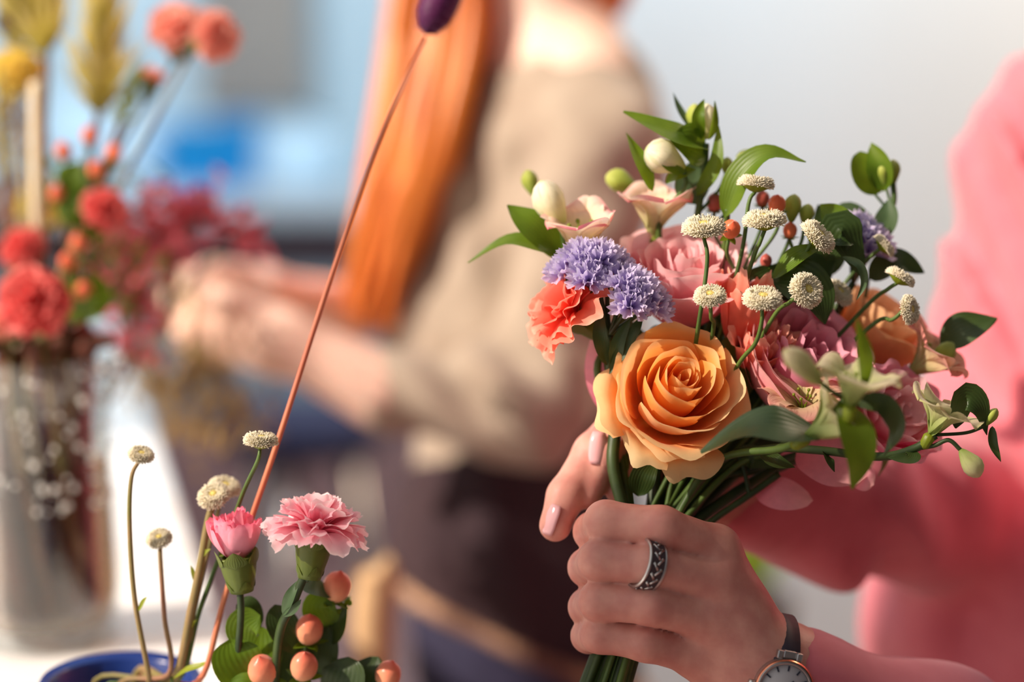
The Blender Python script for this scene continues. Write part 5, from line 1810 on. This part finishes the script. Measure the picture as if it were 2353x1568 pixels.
def torso_pink(X):
    return d_group(X, [cap(c[0], c[1], c[2] - .012, c[3] - .012) for c in TOR + SHL + UPL + UPR] + HEAD, .03)


bd = sdf_obj('body', [(hand_left, *bounds(FI + FM_ + FR + FP_ + THB + PALM + ARM[:2], .003), .00125), (hand_right, *bounds(RA_ + RB_ + RC_ + RD_ + RT_ + RP_ + RARM[:1], .003), .0014),
                      (torso_pink, *bounds(TOR + SHL + UPL + UPR + HEAD, .01), .011)], M_SKIN, wp, links=((0, 2, C(2000, 1690, .952)), (1, 2, C(1850, 1150, 1.06))))

# fingernails
for (px, py, d, L, ax, nr, w) in ((1259, 1192, .9385, .0072, (-.35, -1, .0), (-.75, .25, .55), .0048), (1338, 1106, .9440, .0074, (-.30, -1, .1), (.15, .2, .95), .0044), (1377, 1030, .9440, .0076, (-.1, -1, .1), (.2, .1, .95), .0042)):
    m = MB()
    c = P(px, py, d)
    N = CV(*nr)
    T = (CV(*ax) - N * CV(*ax).dot(N)).normalized()
    S = N.cross(T)
    pts = []
    nu_, nv_ = 9, 9
    for j in range(nv_):
        v = -1 + 2 * j / (nv_ - 1)
        for i in range(nu_):
            u = -1 + 2 * i / (nu_ - 1)
            ww = w * (1 - 0.35 * max(0, abs(v) - .4) ** 1.5 / .46)
            pts.append(c + S * (u * ww) + T * (v * L) - N * (0.0022 * u * u + 0.0008 * v * v))
    m.grid(pts, nu_, nv_)
    o = m.build('fingernail', M_NAIL, bd)
    o.matrix_parent_inverse = bd.matrix_world.inverted()
    sd = o.modifiers.new('thick', 'SOLIDIFY')
    sd.thickness = 0.0006


def folds(X, items):
    """broad cloth folds: (point, normal direction, wavelength, amplitude, centre falloff)"""
    s = 0
    for (p, n, wl, am, fall) in items:
        q = X - np.array(p, np.float32)
        u = q @ np.array(n, np.float32)
        r2 = (q * q).sum(-1)
        s = s + am * np.sin(2 * math.pi * u / wl) * np.exp(-r2 / (fall * fall))
    return s


SLV_L = [cap(C(1818, 1566, .934), C(2100, 1712, .957), .0275, .0345), cap(C(2100, 1712, .957), C(2760, 1900, 1.05), .0345, .058), cap(C(2760, 1900, 1.05), C(2830, 620, TD - .16), .060, .072)]
SLV_R = [cap(C(1690, 1120, 1.015), C(1900, 1155, 1.08), .0285, .037), cap(C(1900, 1155, 1.08), C(2330, 1180, 1.26), .037, .062), cap(C(2330, 1180, 1.26), C(2560, 620, TD + .13), .062, .072)]
fd1 = CV(0.86, 0.42, 0.2)
fd2 = CV(0.9, 0.5, 0.0)
FOLDS_T = [(C(2230, 480, 1.2), fd1, .030, .0100, .12), (C(2330, 420, 1.18), CV(.9, .35, 0), .046, .007, .15), (C(2150, 1350, 1.15), CV(.8, -.55, 0), .06, .005, .12), (C(2280, 1250, 1.15), CV(.95, .3, 0), .07, .006, .14), (C(2300, 800, 1.15), CV(.6, .8, 0), .11, .004, .16)]
FOLDS_S = [(C(1900, 1150, 1.05), CV(.5, .8, 0), .05, .003, .10), (C(2050, 1200, 1.08), CV(.9, .4, 0), .05, .005, .08)]


def sweater(X):
    t = d_group(X, TOR + SHL, .05) - folds(X, FOLDS_T)
    r = d_group(X, SLV_R, .03) - folds(X, FOLDS_S)
    return smin(t, r, .02)


def sweater_l(X):
    return d_group(X, SLV_L, .03) - folds(X, [(C(1950, 1600, .93), CV(.3, 1, .1), .035, .0016, .08), (C(2200, 1650, .95), CV(-.3, .9, .2), .05, .003, .1)])


def cut_plane(fn, p, n):
    p = np.array(p, np.float32)
    n = np.array(n, np.float32)
    return lambda X: np.maximum(fn(X), (X - p) @ n)


sw_top = cut_plane(sweater, C(2620, 130, TD), UV)
sdf_obj('sweater', [(sw_top, *bounds(TOR[:1] + SHL + SLV_R, .03), .0052), (cut_plane(sweater_l, C(1822, 1560, .92), CV(-.98, .18, 0)), *bounds(SLV_L, .008), .0050)], M_PINKKNIT, wp, 2)
HR = [cap(C(2620, -400, TD), C(2700, -120, TD), .100, .075), cap(C(2700, -120, TD), C(2720, 300, TD), .07, .05)]
sdf_obj('hair', [(lambda X: d_group(X, HR, .03) + 0.002 * np.sin(X[..., 0] * 500), *bounds(HR, .01), .008)], M_SOIL, wp)

PL = [cap(C(2625, 1720, TD), C(2640, 1900, TD), .150, .168), cap(C(2600, 1950, TD - .09), C(2580, 3200, TD - .09), .105, .070), cap(C(2660, 1950, TD + .08), C(2640, 3200, TD + .08), .105, .070),
      cap(C(2580, 3200, TD - .09), C(2600, 4800, TD - .09), .070, .048), cap(C(2640, 3200, TD + .08), C(2660, 4800, TD + .08), .070, .048)]
sdf_obj('trousers', [(lambda X: d_group(X, PL, .05) - .004, *bounds(PL, .02), .012)], M_NAVY, wp)

# silver ring on the middle finger
a, b = C(1500, 1302, .902), C(1640, 1340, .914)
RC0 = a.lerp(b, -0.10)
rx = (b - a).normalized()
rm = place(RC0 + FV * 0.0006, rx)
t = thing('finger_ring', 'wide engraved silver ring on the finger of the front hand', 'ring', rm)
m = MB()
rr_, w_ = 0.0111, 0.0046
m.lathe([(rr_ - .0006, -w_), (rr_ + .0006, -w_ * .97), (rr_ + .0007, -w_ * .8), (rr_ + .0003, -w_ * .74), (rr_ + .0004, w_ * .74), (rr_ + .0007, w_ * .8), (rr_ + .0006, w_ * .97), (rr_ - .0006, w_)], 48, caps=False)
m.build('band', M_STEEL, t)
m = MB()
for i in range(30):
    a_ = i * 2 * math.pi / 30
    Q = Matrix.Rotation(a_, 4, 'Z') @ Matrix.Translation((rr_ + .0005, 0, (-1) ** i * w_ * .2)) @ Matrix.Rotation((-1) ** i * 0.9, 4, 'X')
    m.box(Q.translation, (.0006, .0009, .0040), Q.to_3x3())
    Q = Matrix.Rotation(a_ + .1, 4, 'Z') @ Matrix.Translation((rr_ + .0005, 0, (-1) ** (i + 1) * w_ * .42)) @ Matrix.Rotation((-1) ** (i + 1) * 0.5, 4, 'X')
    m.box(Q.translation, (.0005, .0012, .0010), Q.to_3x3())
m.build('relief', M_STEEL, t)
m = MB()
m.lathe([(rr_ + .00042, -w_ * .73), (rr_ + .00052, 0), (rr_ + .00042, w_ * .73)], 48, caps=False)
m.build('dark_ground', M_DARK, t)

# wristwatch
wc = C(1764, 1552, .931)
wax = CV(0.97, -0.20, -0.12)
t = thing('wristwatch', 'steel wristwatch with pale round dial on a dark strap', 'watch', Matrix.Translation(wc))
wn = CV(-0.10, 0.0, 1.0)
wn = (wn - wax * wn.dot(wax)).normalized()
wt = wax.cross(wn).normalized()
I = Matrix.Translation(-wc)


def band(w, r0, r1, thick, a0, a1, n=40):
    m = MB()
    pts = []
    for i in range(n):
        a_ = a0 + (a1 - a0) * i / (n - 1)
        dr = wn * math.cos(a_) * r0 + wt * math.sin(a_) * r1
        un = dr.normalized()
        for (s, o_) in ((-1, 0), (-1, thick), (1, thick), (1, 0)):
            pts.append(dr + un * o_ + wax * s * w)
    m.grid(pts, 4, n, closed_u=True)
    return m


band(.0062, .0262, .0280, .0018, 0.35, 2 * math.pi - 0.35).build('strap', M_STRAP, t)
dm = Matrix((wt, wax, wn)).transposed().to_4x4()
dm.translation = wn * 0.0265
dm = Matrix((wax, wt, wax.cross(wt).normalized())).transposed().to_4x4()
if (dm.to_3x3() @ Vector((0, 0, 1))).dot(wn) < 0:
    dm = Matrix((wt, wax, wt.cross(wax).normalized())).transposed().to_4x4()
dm.translation = wn * 0.0276
m = MB()
m.lathe([(.0110, -.003), (.0134, -.0015), (.0138, .002), (.0130, .0044), (.0118, .0048), (.0116, .0036)], 48, dm, caps=False)
ca = m.build('case', M_STEEL, t)
m = MB()
m.lathe([(.0001, .0034), (.0117, .0034), (.0117, .0030)], 48, dm, caps=False)
di = m.build('dial', M_DIAL, t)
m = MB()
for k in range(12):
    Q = Matrix.Rotation(k * math.pi / 6, 3, 'Z')
    m.box(dm @ (Q @ Vector((0, .0098, .0037))), (.0007, .0024, .0003), dm.to_3x3() @ Q)
m.build('hour_marks', M_INK, di, smooth=False)
for (an, ln, w) in ((0.9, .0060, .0011), (-2.0, .0088, .0008)):
    m = MB()
    Q = Matrix.Rotation(an, 3, 'Z')
    m.box(dm @ (Q @ Vector((0, ln * .45, .0041))), (w, ln, .0003), dm.to_3x3() @ Q)
    m.build('watch_hand', M_INK, di, smooth=False)
m = MB()
m.lathe([(.0136, .0030), (.0139, .0040), (.0131, .0047)], 48, dm, caps=False)
m.build('bezel', M_ROSEG, ca)
for s in (-1, 1):
    m = MB()
    for q in (-1, 1):
        m.box(wn * .0280 + wt * s * .0150 + wax * q * .0045, (.004, .0030, .0035), Matrix((wt, wax, wn)).transposed())
    m.box(wn * .0276 + wt * s * .0155, (.0035, .0062, .0030), Matrix((wt, wax, wn)).transposed())
    m.build('lug', M_STEEL, ca, smooth=False, bevel=.0006)
m = MB()
m.tube([wn * .0296 - wax * .0138, wn * .0296 - wax * .0165], .0017, 12)
m.build('crown', M_STEEL, ca)

# ------------------------------------------------------------------ the person with copper hair
WD = 1.66
wm = thing('person', 'person with long copper hair in a taupe sweater, working with both bare forearms forward', 'person', Matrix.Translation((0.04, WD, 0)))


def Wp(px, py, dz=0.0):
    return P(px, py, WD + dz)


def wr(p):
    return p / FPX * WD


BT = [cap(Wp(1290, 285, .02), Wp(1215, 800, .02), wr(205), wr(235)), cap(Wp(1215, 800, .02), Wp(1180, 1300, .03), wr(235), wr(262)), cap(Wp(1310, 290, .10), Wp(1330, 420, .13), wr(150), wr(150)), cap(Wp(1120, 480, .0), Wp(1080, 780, .0), wr(120), wr(130))]
BSH = [cap(Wp(1330, 250, -.03), Wp(1385, 360, -.10), wr(165), wr(140))]
UAN = [cap(Wp(1385, 360, -.10), Wp(1215, 940, -.13), wr(140), wr(108))]
FAN = [cap(Wp(1215, 940, -.13), Wp(870, 895, -.14), wr(104), wr(86)), cap(Wp(870, 895, -.14), Wp(640, 780, -.15), wr(84), wr(58))]
UAF = [cap(Wp(1290, 330, .16), Wp(1060, 800, .12), wr(125), wr(100)), cap(Wp(1060, 800, .12), Wp(820, 715, .04), wr(92), wr(76)), cap(Wp(820, 715, .04), Wp(600, 672, -.03), wr(70), wr(52))]
NECK = [cap(Wp(1270, 150, .02), Wp(1205, -120, .0), wr(165), wr(118)), cap(Wp(1290, 175, .02), Wp(1345, 200, -.05), wr(135), wr(110))]
WH = [cap(Wp(1130, -330), Wp(1200, -390), .072, .086), cap(Wp(1060, -200), Wp(1130, -300), .036, .066), cap(Wp(985, -290), Wp(1000, -340), .013, .007), cap(Wp(1020, -180), Wp(1045, -200), .018, .02), cap(Wp(1190, -330, -.075), Wp(1190, -380, -.08), .012, .015), cap(Wp(1010, -235), Wp(1020, -240), .009, .009)]
fr = wr(24)


def fing(pts, r0=25, r1=18):
    n = len(pts)
    return chain([Wp(*p) for p in pts], [wr(r0 + (r1 - r0) * i / (n - 1)) for i in range(n)])


NH = [cap(Wp(640, 780, -.15), Wp(520, 735, -.15), wr(56), wr(48)), cap(Wp(620, 800, -.14), Wp(530, 790, -.14), wr(48), wr(40))]
NFG = [fing([(520, 710, -.15), (455, 690, -.155), (425, 720, -.15), (430, 760, -.145)]), fing([(520, 745, -.15), (450, 740, -.155), (420, 775, -.15), (435, 805, -.145)]), fing([(525, 780, -.145), (465, 785, -.15), (440, 815, -.145), (455, 835, -.14)]), fing([(540, 810, -.14), (490, 820, -.145), (470, 840, -.14)], 22, 16),
       fing([(600, 730, -.16), (520, 690, -.17), (460, 680, -.17)], 30, 20)]
FH = [cap(Wp(600, 672, -.03), Wp(490, 655, -.04), wr(52), wr(44)), cap(Wp(590, 690, -.03), Wp(490, 690, -.04), wr(44), wr(38))]
FFG = [fing([(490, 630, -.04), (430, 640, -.05), (400, 680, -.05), (400, 720, -.05)]), fing([(490, 655, -.04), (425, 668, -.05), (396, 705, -.05), (402, 745, -.05)]), fing([(490, 680, -.04), (430, 700, -.05), (405, 735, -.05)]), fing([(500, 700, -.04), (440, 730, -.05), (420, 760, -.05)], 22, 16), fing([(560, 630, -.05), (490, 620, -.07), (440, 650, -.08)], 28, 20)]


def w_arms(X):
    d = d_group(X, FAN[1:] + NH, .02)
    for f in NFG:
        d = smin(d, d_group(X, f, .006), .005)
    e = d_group(X, UAF[2:] + FH, .02)
    for f in FFG:
        e = smin(e, d_group(X, f, .006), .005)
    return np.minimum(d, e)


def w_body(X):
    sh = lambda L: [cap(c[0], c[1], c[2] - .017, c[3] - .017) for c in L]
    return d_group(X, sh(BT + BSH + UAN + FAN[:1] + UAF[:2]) + NECK + WH, .035)


LEGS = [cap(Wp(1180, 1420, .0), Wp(1150, 2600, .0), wr(200), wr(130)), cap(Wp(1260, 1420, .14), Wp(1240, 2600, .14), wr(200), wr(130)), cap(Wp(1150, 2600, .0), Wp(1170, 3770, -.02), wr(130), wr(95)), cap(Wp(1240, 2600, .14), Wp(1260, 3770, .12), wr(130), wr(95))]
w_all = BT + BSH + UAN + FAN[:1] + UAF[:2] + NECK + WH
sdf_obj('body', [(w_arms, *bounds(FAN[1:] + NH + sum(NFG, []) + UAF[2:] + FH + sum(FFG, []), .006), .0034), (w_body, *bounds(w_all, .01), .0085)], M_SKIN2, wm, links=((0, 1, Wp(900, 895, -.14)), (0, 1, Wp(815, 713, .04))))

WF = [(Wp(1000, 480, -.05), CV(.95, .3, 0), .050, .005, .11), (Wp(1180, 450, -.12), CV(.6, -.75, 0), .06, .0035, .12), (Wp(1060, 840, -.15), CV(.75, .65, 0), .045, .0045, .08), (Wp(1200, 940, -.2), CV(.45, .88, 0), .04, .004, .08), (Wp(1360, 700, -.2), CV(.8, .5, 0), .05, .0045, .12)]


def w_sweater(X):
    a = d_group(X, BT + BSH, .05)
    b = d_group(X, UAN + FAN[:1], .045)
    c = d_group(X, UAF[:2], .04)
    return smin(smin(a, b, .022), c, .02) - folds(X, WF)


nl0, nl1 = Wp(1080, 190, -.05), Wp(1430, 85, -.05)
nd = (nl1 - nl0).normalized()
nn_ = (UV - nd * UV.dot(nd)).normalized() * 0.95 - FV * 0.10
nn_.normalize()
hem_p = Wp(1150, 1080)


def w_sw_cut(X):
    d = w_sweater(X)
    d = np.maximum(d, (X - np.array(nl0 + nn_ * .004, np.float32)) @ np.array(nn_, np.float32))
    # cuffs
    d = np.maximum(d, -(X - np.array(Wp(868, 880, 0), np.float32)) @ np.array(CV(1, .05, 0), np.float32))
    return d


sdf_obj('sweater', [(w_sw_cut, *bounds(BT + BSH + UAN + FAN[:1] + UAF[:2], .035), .0062)], M_TAUPE, wm)
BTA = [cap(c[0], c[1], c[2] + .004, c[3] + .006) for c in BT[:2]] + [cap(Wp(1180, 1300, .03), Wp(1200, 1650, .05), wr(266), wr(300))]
shade_lo = Wp(1130, 1450)


def w_sweater_shade(X):
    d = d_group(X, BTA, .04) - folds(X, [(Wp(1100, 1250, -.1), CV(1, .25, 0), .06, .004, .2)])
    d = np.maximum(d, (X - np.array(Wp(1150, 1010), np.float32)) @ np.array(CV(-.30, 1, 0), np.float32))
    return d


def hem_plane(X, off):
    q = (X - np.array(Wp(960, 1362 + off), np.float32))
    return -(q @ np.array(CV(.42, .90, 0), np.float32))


low_shade = sdf_obj('lower_sweater_shade', [(lambda X: np.maximum(w_sweater_shade(X), hem_plane(X, 0)), *bounds(BTA, .03), .0065)], M_KNIT_SHADE, wm)  # dark layer painted as shade over the lower sweater
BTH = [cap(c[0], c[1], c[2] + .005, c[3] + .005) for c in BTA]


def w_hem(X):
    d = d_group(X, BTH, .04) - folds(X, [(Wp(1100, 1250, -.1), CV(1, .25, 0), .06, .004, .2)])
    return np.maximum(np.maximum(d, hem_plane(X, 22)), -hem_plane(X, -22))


hm = sdf_obj('hem', [(w_hem, *bounds(BTH, .03), .0065)], M_HEM, low_shade)
sdf_obj('trousers', [(lambda X: np.maximum(d_group(X, LEGS + [cap(Wp(1190, 1300, .04), Wp(1210, 1500, .06), wr(250), wr(255))], .05), -hem_plane(X, -4)), *bounds(LEGS + [cap(Wp(1190, 1300, .04), Wp(1210, 1500, .06), wr(250), wr(255))], .01), .011)], M_NAVY, wm)

# hair: locks from the head falling in front of the far shoulder
m = MB()
rg = random.Random(4)
for i in range(170):
    f = rg.random()
    g = rg.random()
    x0 = 965 + 160 * f
    dz = -.03 + .10 * g
    pts = [Wp(1080 + 140 * f, -420 + 40 * g, dz * .7), Wp(x0 - 10, -200, dz - .01), Wp(905 + 205 * f + rg.uniform(-10, 10), 60, dz - .02), Wp(878 + 172 * f + rg.uniform(-15, 15), 300, dz - .03), Wp(830 + 140 * f + rg.uniform(-20, 20), 520, dz - .03), Wp(800 + 100 * f + rg.uniform(-25, 25), 700 + rg.uniform(-60, 70), dz - .02)]
    m.tube(spline(pts, 5), [.010] * 8 + [.0095] * 10 + [.008, .007, .006, .005, .004, .003, .002, .001], 6)
HC = [cap(Wp(1170, -400), Wp(1250, -330), .098, .095), cap(Wp(1270, -280), Wp(1330, -60, .02), .085, .05)]
V, F = surf_nets(lambda X: d_group(X, HC, .03) + .002 * np.sin(X[..., 0] * 400 + X[..., 2] * 90), *bounds(HC, .01), .008)
o_ = len(m.v)
for p in V:
    m.pt(p)
m.f += [tuple(int(k) + o_ for k in q) for q in F]
h = m.build('hair', M_HAIR, wm)
h.matrix_parent_inverse = wm.matrix_world.inverted()
